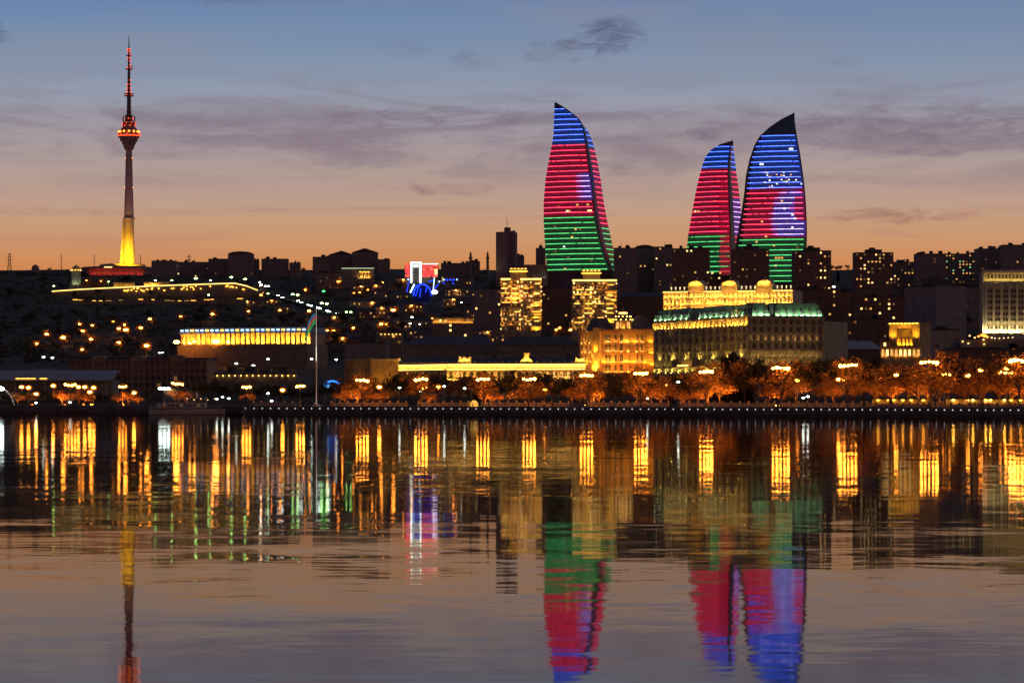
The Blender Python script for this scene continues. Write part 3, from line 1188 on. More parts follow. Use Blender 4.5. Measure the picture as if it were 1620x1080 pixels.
for (u0, u1, vt, d, rf, lab, lit) in SKYL:
    kinds = ('green', 'lit', 'dim', 'lit') if 'green' in lab else ('lit', 'dim', 'dim', 'bright')
    big = d < 2900
    lit = int(lit * 1.5)
    block('apartment_block', lab, 'building', u0, u1, vt, d, 22, None, mat('brown apartment render', (0.22, 0.15, 0.12)) if big else M_render, rf, None, 3.2, lit, None, G1,
          (), 5 if rf == 'gable' else (3.6 if rf == 'round' else None), kinds, 3.4, 30 if big else 14, 460)

G2 = 'dark blocks on the slope behind the promenade'
MIDB = [
    (750, 793, 458, 2450, 'flat', 'grey slab block touching the left gold lit apartment tower', 5, M_render),
    (857, 906, 456, 2480, 'flat', 'brown block standing between the two gold lit apartment towers', 4, M_brown),
    (978, 1052, 470, 2350, 'hip', 'brown block with a hipped roof right of the right gold lit apartment tower', 3, M_brown),
    (1254, 1330, 458, 2300, 'flat', 'dark terrace block right of the pale gold palace', 6, M_brown),
    (1320, 1362, 462, 2500, 'flat', 'dark block below the two white lamps on the right slope', 4, M_brown),
    (1352, 1432, 470, 2250, 'flat', 'wide brown block dotted with lit windows below the lone apartment tower', 20, M_brown),
    (1505, 1552, 455, 2500, 'flat', 'dark block left of the colonnaded white government house', 6, M_render),
    (1340, 1400, 505, 1900, 'flat', 'brown block behind the end of the green roofed hotel', 5, M_brown),
    (640, 785, 546, 1500, 'hip', 'long dark blue hipped roof behind the gold cornice palace, left of centre', 0, M_stoned),
    (790, 915, 545, 1480, 'hip', 'long dark roof left of the orange domed palace', 0, M_stoned),
    (685, 748, 503, 2100, 'flat', 'low villa with a brightly lit front on the middle slope', 9, M_stoned),
    (548, 612, 543, 1340, 'penthouse', 'plain grey block with roof hut behind the mustard hall', 0, M_render),
    (600, 636, 527, 1750, 'flat', 'small block with a row of bulbs under its roof on the middle slope', 4, M_stoned),
    (1478, 1518, 522, 1650, 'flat', 'plain tan block without lit windows beside the amber portal building', 0, M_stone),
    (1500, 1640, 552, 1300, 'flat', 'long low brown block in front of the white government house', 0, M_brown),
    (500, 545, 432, 3300, 'flat', 'low dark block on the slope below the ridge complex, with a few lamps', 4, M_render),
    (330, 470, 592, 1330, 'flat', 'low long pavilion with a row of bulbs along its eaves', 0, M_stoned),
    (1275, 1396, 552, 1420, 'hip', 'low hall with a wide grey sheet roof right of the green roofed hotel', 0, M_brown),
]
for (u0, u1, vt, d, rf, lab, lit, wm_) in MIDB:
    rmat = M_greyroof if 'sheet roof' in lab else (M_roofb if 'blue' in lab else None)
    rt, lf, H, zb = block('city_block', lab, 'building', u0, u1, vt, d, 18, None, wm_, rf, rmat, 3.4, int(lit * 1.4), None, G2, (), 4 if rf == 'hip' else None, ('lit', 'dim', 'dim', 'bright'), 3.2, 16 if lit else 8)
    if 'bulbs' in lab:
        bm = cached('bulb', lambda: MB().ball((0, 0, 0), 0.3, 0.3, 0.3, 6, 4).mesh('bulb', E_goldw))
        n = 15 if u1 - u0 > 60 else 6
        for i in range(n):
            put('bulb', bm, rt, lf.pt(lf.W * (i + .5) / n, -0.8, H - 0.6))
    if 'brightly' in lab:
        for i in range(8):
            uplight(rt, lf, lf.W * (i + .5) / 8, -0.9, H - 3.6, 3.0, U_amb)

# thin things on the skyline
for (u, vt, d, kind, lab) in [(15, 400, 4000, 'p', 'lattice power pylon with three cross arms at the left end of the ridge'), (97, 401, 4000, 'm', 'thin mast on the ridge left of the television tower, second from the left edge'),
                              (149, 402, 4000, 'm', 'thin mast on the ridge close to the left of the television tower'), (222, 402, 4000, 'm', 'thin mast on the ridge just right of the television tower foot'),
                              (299, 403, 3900, 'p', 'small pylon with cross arms above the low ridge blocks')]:
    x = X(u, d)
    z0 = ground(x, d) - 1
    h = Z(vt, d) - z0
    m = MB()
    if kind == 'p':
        for sx in (-1, 1):
            for sy in (-1, 1):
                m.tube((sx * 2.4, sy * 2.4, 0), (sx * 0.4, sy * 0.4, h), 0.3, 0.2, 4)
        for j in range(6):
            z = h * j / 6
            w_ = 2.4 - 2.0 * j / 6
            m.tube((-w_, -w_, z), (w_ * .85, -w_ * .85, z + h / 6), 0.18, 0.18, 4)
            m.tube((w_, -w_, z), (-w_ * .85, -w_ * .85, z + h / 6), 0.18, 0.18, 4)
        for z, w_ in ((h * .58, 5.5), (h * .74, 4.4), (h * .9, 3.4)):
            m.box(-w_, w_, -.3, .3, z, z + .5)
    else:
        m.tube((0, 0, 0), (0, 0, h), 0.55, 0.25, 5)
        for z in (h * .6, h * .75, h * .9):
            m.box(-1.2, 1.2, -.15, .15, z, z + .5)
    tag(m.build('pylon' if kind == 'p' else 'radio_mast', M_metal, None, (x, d, z0)), lab, 'pylon' if kind == 'p' else 'mast')
x, d = X(56, 3950), 3950
m = MB()
z0 = ground(x, d) - 1
m.lathe([(5, 0), (5, 5), (5.2, 5.2), (4.6, 8), (3, 10), (1, 11)], 14)
tag(m.build('observatory_dome', M_render, None, (x, d, z0)), 'small dark dome on the ridge near the left edge', 'dome')
for (u, vt, vb, lab) in [(744.5, 397, 420, 'thin dark minaret rising from the block near the red screen building'), (771.5, 397, 424, 'thin dark minaret beside the antenna tower block')]:
    d = 3380
    x = X(u, d)
    z0 = ground(x, d) - 1
    h = Z(vt, d) - z0
    o = thing('minaret', lab, 'minaret', (x, d, z0), 'twin minarets')
    MB().lathe([(1.7, 0), (1.4, h - 8)], 10).build('shaft', M_stoned, o)
    MB().lathe([(1.4, h - 8.6), (2.3, h - 8), (2.3, h - 7), (1.3, h - 6.9), (1.2, h - 4.5)], 10).build('balcony', M_stoned, o)
    MB().lathe([(1.5, h - 4.6), (0.1, h)], 10).build('spire', M_roof, o)

# white pavilion on the terrace
d = 3380
x = X(120.5, d)
z0 = Z(453, d)
pv = thing('pavilion', 'white lit domed pavilion tower at the left end of the hill terrace', 'pavilion', (x, d, z0))
MB().box(-7, 7, -7, 7, -12, 0.6).build('plinth', M_stone, pv)
m = MB()
for i in range(8):
    a = pi / 8 + i * pi / 4
    m.tube((cos(a) * 4.6, sin(a) * 4.6, 0.6), (cos(a) * 4.6, sin(a) * 4.6, 16), 0.75, 0.7, 8)
m.lathe([(3.6, 0.6), (3.6, 16)], 16)
m.build('column', mat('white marble', (0.62, 0.64, 0.56)), pv)
m = MB()
m.lathe([(5.6, 16), (6.1, 16.6), (6.1, 17.6), (4.8, 17.8), (4.8, 19), (5.0, 19.2), (4.2, 21.2), (2.5, 22.8), (0.4, 23.8), (0.2, 25.5)], 16)
m.build('dome', mat('gilded dome', (0.65, 0.5, 0.2), 0.4), pv)
for i in range(4):
    f = Fr((-5.5 + i * 3.6, -6.2), (-5 + i * 3.6, -6.2))
    uplight(pv, f, 0, 0, 0.8, 2.4, U_wh)
for i in range(5):
    a = radians(200 + i * 35)
    put('crown_lamp', cached('crown', lambda: MB().ball((0, 0, 0), 0.7, 0.7, 0.5, 6, 4).mesh('crown_lamp', E_goldw)), pv, (cos(a) * 5.9, sin(a) * 5.9, 18))

# hill terrace: retaining wall with a lit balustrade and arcade
TP = [(82, 461.5), (104, 460), (126, 458.5), (165, 456.5), (201, 455), (236, 453.5), (271, 452), (320, 450.3), (371, 448.7), (390, 453), (408, 460)]
d = 3320
tr = thing('terrace', 'long hill terrace with a lit balustrade line and small arcade below the television tower', 'terrace', (X(240, d), d, Z(456, d)))
m, ls, wl = MB(), MB(), MB()
for (ua, va), (ub, vb) in zip(TP, TP[1:]):
    xa, xb, za, zb_ = X(ua, d) - tr.location[0], X(ub, d) - tr.location[0], Z(va, d) - tr.location[2], Z(vb, d) - tr.location[2]
    m.add([(xa, 0, za - 16), (xb, 0, zb_ - 16), (xb, 40, zb_ - 16), (xa, 40, za - 16), (xa, 0, za), (xb, 0, zb_), (xb, 40, zb_), (xa, 40, za)],
          [(0, 1, 5, 4), (4, 5, 6, 7), (1, 2, 6, 5), (3, 0, 4, 7)])
    ls.add([(xa, -0.5, za), (xb, -0.5, zb_), (xb, -0.5, zb_ + 1.1), (xa, -0.5, za + 1.1), (xa, -0.1, za), (xb, -0.1, zb_), (xb, -0.1, zb_ + 1.1), (xa, -0.1, za + 1.1)],
           [(0, 1, 2, 3), (3, 2, 6, 7), (1, 0, 4, 5)])
m.build('wall', M_stoned, tr)
ls.build('light_line', emi('terrace light strip', (1.0, 0.62, 0.16), 2.2), tr)
for i in range(46):
    ua = R.uniform(178, 392)
    va = interp([(a, b_) for a, b_ in TP], ua)
    put('lantern', cached('lant', lambda: MB().ball((0, 0, 0), 0.85, 0.5, 0.7, 6, 4).mesh('lantern', E_gold)), tr, (X(ua, d) - tr.location[0], -1.2, Z(va + R.uniform(1.5, 7), d) - tr.location[2]))
for i in range(7):
    ua = 183 + i * 4.4
    f = Fr((X(ua, d) - tr.location[0], 3), (X(ua, d) - tr.location[0] + 1, 3))
    m = MB().box(-.5, .5, -.4, .4, 0, 5.5).build('arcade_pillar', M_stone, tr, f.pt(0, 0, Z(456, d) - tr.location[2]))
m = MB()
fa, fb = X(178, d) - tr.location[0], X(212, d) - tr.location[0]
zz = Z(455, d) - tr.location[2]
m.box(fa, fb, 1.5, 7, zz + 5.0, zz + 6.0)
m.box(fa, fb, 7, 7.6, zz, zz + 5)
fc, fd = X(226, d) - tr.location[0], X(268, d) - tr.location[0]
m.box(fc, fd, 3, 9, zz + 5.6, zz + 6.6)
m.box(fc, fd, 9, 9.6, zz + 1, zz + 5.6)
m.build('arcade_roof', M_stone, tr)
for i in range(7):
    uplight(tr, Fr((fa + 2 + i * 3.3, 5.5), (fa + 3 + i * 3.3, 5.5)), 0, 0, zz + 0.3, 2.0, U_amb)
    uplight(tr, Fr((fc + 2 + i * 4.0, 7.5), (fc + 3 + i * 4.0, 7.5)), 0, 0, zz + 1.4, 2.4, U_gold)
d = 3200
lw = thing('path_wall', 'thin broken line of light on the low path wall below the hill terrace', 'path wall', (X(240, d), d, Z(476, d)))
m = MB()
for i in range(28):
    ua, ub = 115 + i * 10.4, 115 + i * 10.4 + 10.4
    va, vb = 474.5 + 1.2 * sin(ua * .05), 474.5 + 1.2 * sin(ub * .05)
    if ua > 330:
        va -= (ua - 330) * .05
        vb -= (ub - 330) * .05
    xa, xb = X(ua, d) - lw.location[0], X(ub, d) - lw.location[0]
    m.add([(xa, 0, -8), (xb, 0, -8), (xb, 0, Z(vb, d) - lw.location[2]), (xa, 0, Z(va, d) - lw.location[2]), (xa, 1, -8), (xb, 1, -8), (xb, 1, Z(vb, d) - lw.location[2]), (xa, 1, Z(va, d) - lw.location[2])],
          [(0, 1, 2, 3), (3, 2, 6, 7), (5, 4, 7, 6)])
    if R.random() < 0.62:
        L = R.uniform(.4, .9)
        q_ = MB().box(0, (xb - xa) * L, -.25, -.05, -0.3, 0.15)
        q_.build('light_line', E_gold if R.random() < .5 else emi('faint gold strip', (1, .55, .15), .7), lw, (xa, 0, Z(va, d) - lw.location[2]))
m.build('wall', M_stoned, lw)

# ------------------------------------------------------------------ red screen building, white gate and blue amphitheatre
d = 3320
p0 = (X(640, d), d)
rs = root_for('screen_building', 'flat building with a glowing red screen front behind a white lit gate frame', 'building', [p0, (X(693, d), d), (X(693, d), d + 20)])
lf = Fr((0, 0), (X(693, d) - X(640, d), 0))
zo = rs.location[2]
H = Z(417, d) - zo
MB().box(0, lf.W, 0, 18, 0, H, 0).build('wall', M_render, rs)
m = MB()
for i in range(18):
    for j in range(6):
        if R.random() < 0.08:
            continue
        xa = lf.W * (0.02 + .96 * i / 18)
        za = H - 14.5 + j * 2.3
        m.quad((xa, -0.3, za), (xa + lf.W * .0525, -0.3, za), (xa + lf.W * .0525, -0.3, za + 2.25), (xa, -0.3, za + 2.25), 0 if R.random() < .75 else 1)
m.build('screen', [E_red, emi('orange screen', (1, .10, .06), 2.0)], rs)
MB().box(lf.W * .54, lf.W, -.5, -.32, H - 0.7, H).build('light_line', E_white_strip, rs)
MB().box(0, lf.W * .2, -.5, -.32, H - 0.7, H).build('light_line', E_redl, rs)
MB().box(lf.W * .9, lf.W * .98, -.6, -.32, H - 12, H - 6).build('screen_figure', E_winb, rs)
gx0, gx1 = X(650, d), X(667, d)
gt = thing('gate', 'tall white glowing gate frame in front of the red screen building', 'gate', (gx0, d - 12, zo))
Hg = Z(414.2, d - 12) - zo
w_ = gx1 - gx0
MB().box(0, 1.6, 0, 2, 0, Hg).build('post', E_white_strip, gt)
MB().box(w_ - 1.6, w_, 0, 2, 0, Hg).build('post', E_white_strip, gt)
MB().box(1.6, w_ - 1.6, 0, 2, Hg - 1.6, Hg).build('lintel', E_white_strip, gt)
MB().box(1.6, w_ - 1.6, 1.2, 1.8, 0, Hg - 1.6).build('panel', M_conc, gt)
MB().box(3, w_ - 3, .7, 1.1, Hg - 6, Hg - 3).build('lamp', E_winw, gt)
d = 2900
ap = thing('amphitheatre', 'open air stage under a blue lit arch with a white ramp light', 'stage', (X(668, d), d, Z(467, d)))
MB().box(-10, 10, 8, 26, -8, 9).build('back_wall', mat('dark stage wall', (.05, .05, .055)), ap)
m = MB()
for i in range(12):
    a0, a1 = pi * i / 12, pi * (i + 1) / 12
    m.prism([(cos(a) * r_, y_, sin(a) * r_ * 1.25) for a, r_, y_ in ((a0, 8.3, 0), (a0, 9.2, 0), (a0, 9.2, 6), (a0, 8, 6))], [(cos(a) * r_, y_, sin(a) * r_ * 1.25) for a, r_, y_ in ((a1, 8, 0), (a1, 9.2, 0), (a1, 9.2, 6), (a1, 8, 6))])
m.build('arch', E_blue, ap)
m = MB()
m.tube((-11.5, -1, 2.5), (-7.6, -1, 10.5), .7, .7, 6)
m.build('ramp_light', emi('ice blue strip', (.45, .75, 1), 5), ap)
m = MB()
m.tube((11.5, 2, 17), (10.2, 2, 1), .45, .45, 6)
m.build('edge_light', E_bluew, ap)
MB().ball((12, -2, 3), 3, 1.5, 2).build('stage_lamp', emi('lilac lamp', (.75, .6, 1), 6), ap)
for (xa, za, xb, zb_) in ((-6.5, -1, -3, 8.6), (-2.5, -2, -1.2, 6.5), (3.2, 3, 4.6, 8.2), (12, 6, 15.5, 11), (-15, 3, -13.5, 9), (6, 12.5, 11, 14.5)):
    MB().tube((xa, -1.5, za), (xb, -1.5, zb_), .4, .4, 5).build('blue_tube', E_blue, ap)
for i in range(2):
    uplight(ap, Fr((-12 + i * 22, 2), (-11 + i * 22, 2)), 0, 0, -.5, 4, E_bluel)
gmb = MB().ball((0, 0, 0), .9, .9, .9, 6, 4).mesh('lamp_head', E_blue)
gmw = MB().ball((0, 0, 0), .9, .9, .9, 6, 4).mesh('lamp_head', E_bluew)
for (u, v, w_) in [(646, 440, 1), (646, 450, 0), (648, 446, 0), (655, 450, 0), (695, 446, 1), (702, 439, 1), (706, 439, 0), (712, 439, 0), (718, 438, 0), (723, 439, 1), (702, 448, 0), (717, 449, 0), (716, 444, 0), (708, 444, 0)]:
    dd = hit(u, v, 4, 2600, 3300)
    z0 = ground(X(u, dd), dd)
    o = thing('garden_lamp', ('pale' if w_ else 'deep') + ' blue garden lamp among the lights around the blue arch stage', 'lamp', (X(u, dd), dd, z0 - .3), ('pale' if w_ else 'deep') + ' blue garden lamps')
    MB().tube((0, 0, 0), (0, 0, 4), .12, .1, 5).build('pole', M_metal, o)
    put('lamp_head', gmw if w_ else gmb, o, (0, 0, 4.6))

# portico building on the slope and its roof line of light
d = 3250
p0 = (X(541, d), d)
pb_ = root_for('portico_building', 'low dark building with a lit portico and a line of light on its roof edge', 'building', [p0, (X(591, d), d), (X(591, d), d + 14)])
zo = pb_.location[2]
H = Z(424, d) - zo
wdt = X(591, d) - p0[0]
MB().box(0, wdt, 0, 14, 0, H).build('wall', M_render, pb_)
MB().box(-.4, wdt + .4, -.7, -.3, H - .5, H + .1).build('light_line', emi('pale green strip', (.8, 1, .6), .9), pb_)
for i in range(4):
    MB().tube((wdt * .56 + i * 4, -2, 0), (wdt * .56 + i * 4, -2, H - 5), .6, .5, 8).build('column', M_stone, pb_)
MB().box(wdt * .52, wdt * .84, -3, 0, H - 5, H - 3.4).build('pediment', M_stone, pb_)
for i in range(3):
    uplight(pb_, Fr((wdt * .6 + i * 4, -1), (wdt * .6 + i * 4 + 1, -1)), 0, 0, H - 11, 3, U_gold)
    put('lamp', cached('ppl', lambda: MB().box(-1.6, 1.6, -.2, .2, -.3, .3).mesh('lamp', E_gold)), pb_, (wdt * .6 + i * 4, -3.3, H - 4.2))

# dark tower block with antenna
d = 3250
p0, p1 = (X(784.5, d), d), (X(802, d - 8), d - 8)
tb = root_for('tower_block', 'lone dark tower block with a rooftop antenna left of the tall flame tower', 'skyscraper', [p0, p1])
f = Fr((0, 0), (p1[0] - p0[0], -8))
zo = tb.location[2]
H = Z(367, d) - zo
m = MB()
w2 = X(815.5, d) - p1[0]
m.box(0, f.W, 0, 20, 0, H, 0, f)
m.build('wall', mat('light tinted panel wall', (.36, .27, .26)), tb)  # reddish light on the left face is put into this wall colour
m = MB()
xo = p1[0] - p0[0]
m.box(xo + .05, xo + w2 * .45, -7.5, 14, 0, H + 1.6)
m.box(xo + w2 * .6, xo + w2, -7.5, 14, 0, H + 1.2)
for k in range(14):
    m.box(xo + .2, xo + w2 * .45, -7.8, -7.4, H - 3 - k * 3.3, H - 2.2 - k * 3.3)
    m.box(xo + w2 * .6, xo + w2 - .2, -7.8, -7.4, H - 3 - k * 3.3, H - 2.2 - k * 3.3)
m.build('wing', mat('grey panel wall', (.25, .22, .23)), tb)
MB().box(xo + w2 * .4, xo + w2 * .65, -6, 14, 0, H + .6).build('glazed_strip', M_glass, tb)
m = MB()
m.box(xo - 3, xo + 4, 0, 6, H + .4, H + 5)
m.tube((xo, 3, H + 4), (xo, 3, Z(343, d) - zo), .5, .2, 6)
m.build('antenna', M_metal, tb)
uplight(tb, f, -3, -6, H - 44, 3, U_pale)

# columned hall near the left gold tower
d = 2750
p0 = (X(830, d), d)
ch = root_for('columned_hall', 'small columned hall with white lit columns above the left gold apartment tower', 'building', [p0, (X(866, d), d)])
zo = ch.location[2]
wdt = X(866, d) - p0[0]
H = Z(421, d) - zo
MB().box(0, wdt, 2, 14, 0, H - .5).build('wall', M_stone, ch)
MB().box(-.5, wdt + .5, -.6, 14.5, H - .5, H + 1.2).build('roof', M_stone, ch)
for i in range(10):
    x = wdt * (.04 + .102 * i)
    MB().tube((x, .3, 0), (x, .3, H - .5), .4, .35, 8).build('column', M_stone, ch)
    if i > 3:
        uplight(ch, Fr((x, -.6), (x + 1, -.6)), 0, 0, H - 11, .8, emi('white uplight lens', (.8, .85, 1), 14))
for i in range(4):
    uplight(ch, Fr((wdt * (.12 + .25 * i), -.4), (wdt * (.12 + .25 * i) + 1, -.4)), 0, 0, H + 1.4, 4, U_wh)


# ------------------------------------------------------------------ twin apartment towers lit gold
def gold_tower(label, u0, u1, vt, vtop, d, washed):
    p0, p1 = (X(u0, d), d), (X(u1, d), d)
    root = root_for('apartment_tower', label, 'building', [p0, p1, (p1[0], d + 20)], 'gold lit apartment towers')
    zo = root.location[2]
    Wd = p1[0] - p0[0]
    H = Z(vt, d) - zo
    fl = 3.55
    # plan: two front bays, a recessed middle, a rounded right shoulder
    body, led = MB(), MB()
    segs = [(0.0, .25, 0.0), (.25, .47, 2.2), (.47, .74, 0.0), (.74, .99, -1.2)]
    for a, b_, y in segs:
        body.box(Wd * a + .02, Wd * b_ - .02, y, 18, 0, H)
        for k in range(11):
            z = H - .6 - k * fl
            body.box(Wd * a - .3, Wd * b_ + .3, y - .55, y, z - .25, z + .15)
    body.box(Wd * .03, Wd * .97, 2.5, 17, H, H + 1.0)
    body.box(Wd * .24, Wd * .62, 3, 15, H + 1.0, Z(vtop + 1.5, d) - zo)
    body.box(Wd * .21, Wd * .65, 2.4, 15.6, Z(vtop + 1.5, d) - zo, Z(vtop + .3, d) - zo)
    body.build('wall', mat('sand coloured render', (.42, .33, .22)), root)
    for i in range(5):
        x = Wd * (.26 + .085 * i)
        m = MB().box(x - .9, x + .9, 4, 6, Z(vtop + .3, d) - zo, Z(vtop - 1.0, d) - zo)
        m.build('parapet_lamp', E_gold, root)
    n = 0
    for a, b_, y in segs:
        if abs(a - .25) > .01 or u0 > 850:
            x0, x1 = Wd * a + .2, Wd * b_ - .2
            MB().box(x0, x1, y - .95, y - .7, H - .7, H + .25).build('light_line', E_goldw, root)
    MB().box(Wd * .21, Wd * .65, 2.0, 2.35, Z(vtop + 4.6, d) - zo, Z(vtop + 3.2, d) - zo).build('light_line', E_gold, root)
    rr_ = random.Random(int(u0))
    for k in range(11):
        z = H - 2.2 - k * fl
        for a, b_, y in segs[:3]:
            nb = 3 if b_ - a > .23 else 2
            for i in range(nb):
                x = Wd * (a + (b_ - a) * (i + .5) / nb)
                kd = rr_.choice(['lit', 'lit', 'dim', 'dark', 'dark', 'bright']) if k < 5 else rr_.choice(['dark', 'dark', 'dark', 'lit', 'dark', 'dim'])
                f = Fr((0, y), (1, y))
                if n < 99:
                    win(root, f, x, z, 1.3, 1.8, kd)
                    n += 1
        # lit balcony edges
        for a, b_, y in segs:
            pr = (.75 if k in (1, 2, 4, 5) else .35) if a < .7 else .65
            if rr_.random() < pr and k < 9:
                q_ = rr_.uniform(.3, .9)
                x0 = Wd * (a + (b_ - a) * rr_.uniform(0, 1 - q_))
                MB().box(x0, x0 + Wd * (b_ - a) * q_, y - .8, y - .57, z - 1.7, z - 1.35).build('light_line', rr_.choice([E_gold, E_gold, E_goldw]), root)
        for a, b_, y in segs:
            for q_ in (.03, .97):
                if rr_.random() < .4:
                    uplight(root, Fr((Wd * (a + (b_ - a) * q_) - .5, y), (Wd * (a + (b_ - a) * q_) + .5, y)), .5, -.85, z - 1.2, 1.2, U_amb)
                if rr_.random() < .25:
                    put('wall_lamp', cached('wlamp', lambda: MB().ball((0, 0, 0), .55, .35, .6, 6, 4).mesh('wall_lamp', E_winb)), root, (Wd * (a + (b_ - a) * q_), y - .9, z - .4))
    # amber washed bays
    for (q0, zz, lens, ww) in washed:
        for y in (-2.2,):
            uplight(root, Fr((Wd * q0, y), (Wd * q0 + 1, y)), 0, 0, H - zz, ww, lens)
    return root


gold_tower('left of two gold lit apartment towers, its amber corner bay at the lower right', 792, 857.5, 441, 425, 2300,
           [(.86, 30, U_ambh, 4.0), (.86, 21, U_gold, 3.4), (.86, 12, U_gold, 3.4), (.86, 39, U_ambh, 3.4), (.03, 36, U_goldh, 1.6), (.04, 28, U_gold, 1.5), (.46, 36, U_goldh, 1.0), (.12, 8, U_amb, 4), (.6, 8, U_amb, 4), (.36, 17, U_sod, 3)])
gold_tower('right of two gold lit apartment towers, partly behind the orange domed palace', 905, 976.5, 443, 428, 2300,
           [(.84, 32, U_ambh, 3.6), (.84, 22, U_ambh, 3.6), (.84, 12, U_gold, 3.4), (.22, 36, U_goldh, 1.2), (.03, 38, U_goldh, 1.2), (.48, 37, U_goldh, 1.2), (.36, 20, U_ambh, 2.4), (.36, 27, U_gold, 2.0), (.12, 8, U_amb, 4), (.6, 8, U_amb, 4), (.92, 16, U_gold, 3)])

# ------------------------------------------------------------------ pale gold palace with three domed bays
d = 1800
p0, p1 = (X(1050, d), d), (X(1254, d - 30), d - 30)
pal = root_for('palace', 'long gold floodlit palace with three domed bays behind the green roofed hotel', 'palace', [p0, p1, (p1[0], d + 24)])
zo = pal.location[2]
lf = Fr((0, 0), (p1[0] - p0[0], p1[1] - p0[1]))


def pu(u):
    return lf.W * (u - 1050) / 204


dz = d - 15
H = Z(460, dz) - zo
m = MB()
m.box(0, lf.W, 0, 20, 0, H, 0, lf)
for v_, h_ in ((461.5, .8), (471.5, .5), (482, .5), (493, .5)):
    m.box(-.4, lf.W + .4, -.5, 0, Z(v_, dz) - zo, Z(v_, dz) - zo + h_, 0, lf)
bays = [(1102, 24), (1155, 24), (1210, 25)]
for u, w_ in bays:
    xa, xb = pu(u - w_ / 2), pu(u + w_ / 2)
    m.box(xa, xb, -1.4, 19, 0, Z(452.5, dz) - zo, 0, lf)
    m.box(xa - .4, xb + .4, -1.9, 19.2, Z(452.5, dz) - zo, Z(451, dz) - zo, 0, lf)
for i in range(34):
    x = lf.W * (i + .5) / 34
    m.box(x - .22, x + .22, -.35, 0, Z(500, dz) - zo, H - .3, 0, lf)
m.build('wall', M_stone, pal)
for u, w_ in bays:
    m = MB()
    xa, xb = pu(u - w_ / 2), pu(u + w_ / 2)
    n = 10
    zb_ = Z(451, dz) - zo
    lo = [lf.pt((xa + xb) / 2 - (xb - xa) / 2 * cos(pi * i / n), -1.2, zb_ + 2.7 * sin(pi * i / n)) for i in range(n + 1)]
    hi_ = [lf.pt((xa + xb) / 2 - (xb - xa) / 2 * .7 * cos(pi * i / n), 10, zb_ + 3.6 * sin(pi * i / n)) for i in range(n + 1)]
    m.prism(lo, hi_)
    m.box(-.35, .35, -.35, .35, 3.3, 5, 0, Fr(lf.pt((xa + xb) / 2, 2, 0), lf.pt((xa + xb) / 2 + 1, 2, 0), zb_))
    m.build('dome', M_stone, pal)
    uplight(pal, lf, (xa + xb) / 2, -2.6, Z(452, dz) - zo, 7.0, U_gold)
nw = 0
for v_, hh in ((466.5, 1.7), (477, 2.0), (488, 2.0)):
    u = 1056.0
    while u < 1252:
        y = 0.0
        for ub, w_ in bays:
            if abs(u - ub) < w_ / 2:
                y = -1.4
        win(pal, lf, pu(u), Z(v_, dz) - zo, 1.1, hh, 'dim' if R.random() < .5 else 'dark', y)
        u += 6.2
for u in range(1062, 1252, 7):
    if min(abs(u - b_[0]) for b_ in bays) > 13:
        put('finial', cached('fin', lambda: MB().lathe([(.35, 0), (.25, .8), (.5, 1.1), (.5, 1.5), (.1, 1.9)], 6).mesh('finial', emi('lit finial', (1, .75, .35), 1.2))), pal, lf.pt(pu(u), .3, Z(457.5, dz) - zo))
for v_, lens in ((470.8, U_gold), (481.4, U_gold), (492.4, U_goldh)):
    for i in range(24):
        u = 1050 + 204 * (i + .5) / 24
        y = -1.15
        for ub, w_ in bays:
            if abs(u - ub) < w_ / 2 + 1.5:
                y = -2.6
        uplight(pal, lf, pu(u), y, Z(v_, dz) - zo, 2.6, lens)
m = MB()
for a, b_ in ((1050, 1089), (1115, 1142), (1168, 1196.5), (1223.5, 1254)):
    m.box(pu(a), pu(b_), -.85, -.52, Z(471.2, dz) - zo, Z(470.4, dz) - zo, 0, lf)
    m.box(pu(a), pu(b_), -.85, -.52, Z(461.2, dz) - zo, Z(460.5, dz) - zo, 0, lf)
m.build('light_line', E_goldw, pal)

# ------------------------------------------------------------------ green roofed grand hotel
A, B_, C_ = (X(1034, 1340), 1340), (X(1187, 1250), 1250), (X(1303, 1262), 1262)
D_ = (X(1341, 1280), 1280)
ho = root_for('grand_hotel', 'grand stone hotel with a green lit mansard roof behind the dark conifers', 'hotel', [A, B_, C_])
zo = ho.location[2]
la, lb, lc, ld = local(ho, *A), local(ho, *B_), local(ho, *C_), local(ho, *D_)
f1, f2, f3 = Fr(la, lb), Fr(lb, lc), Fr(lc, ld)
dm = 1290
HT = Z(507, 1300) - zo
m = MB()
m.prism([(la[0], la[1], 0), (lb[0], lb[1], 0), (lc[0], lc[1], 0), (lc[0] + 2, lc[1] + 24, 0), (la[0] + 10, la[1] + 26, 0)],
        [(la[0], la[1], HT), (lb[0], lb[1], HT), (lc[0], lc[1], HT), (lc[0] + 2, lc[1] + 24, HT), (la[0] + 10, la[1] + 26, HT)])
H3 = HT - 1.2
m.prism([(lc[0] + .05, lc[1] + .3, 0), (ld[0], ld[1], 0), (ld[0], ld[1] + 20, 0), (lc[0] + .05, lc[1] + 20, 0)], [(lc[0] + .05, lc[1] + .3, H3), (ld[0], ld[1], H3), (ld[0], ld[1] + 20, H3), (lc[0] + .05, lc[1] + 20, H3)])
fl = 3.45
for f in (f1, f2):
    m.box(-.3, f.W + .3, -.7, .05, HT - .3, HT + .5, 0, f)
    for k in range(1, 7):
        z = HT - 3.1 - (k - 1) * fl
        m.box(-.2, f.W + .2, -.3, .05, z - .12, z + .12, 0, f)
NB1, NB2, NB3 = 14, 10, 4
for f, n in ((f1, NB1), (f2, NB2)):
    for i in range(n + 1):
        x = f.W * i / n
        m.box(max(0, x - .35), min(f.W, x + .35), -.45, .02, 0, HT - .3, 0, f)
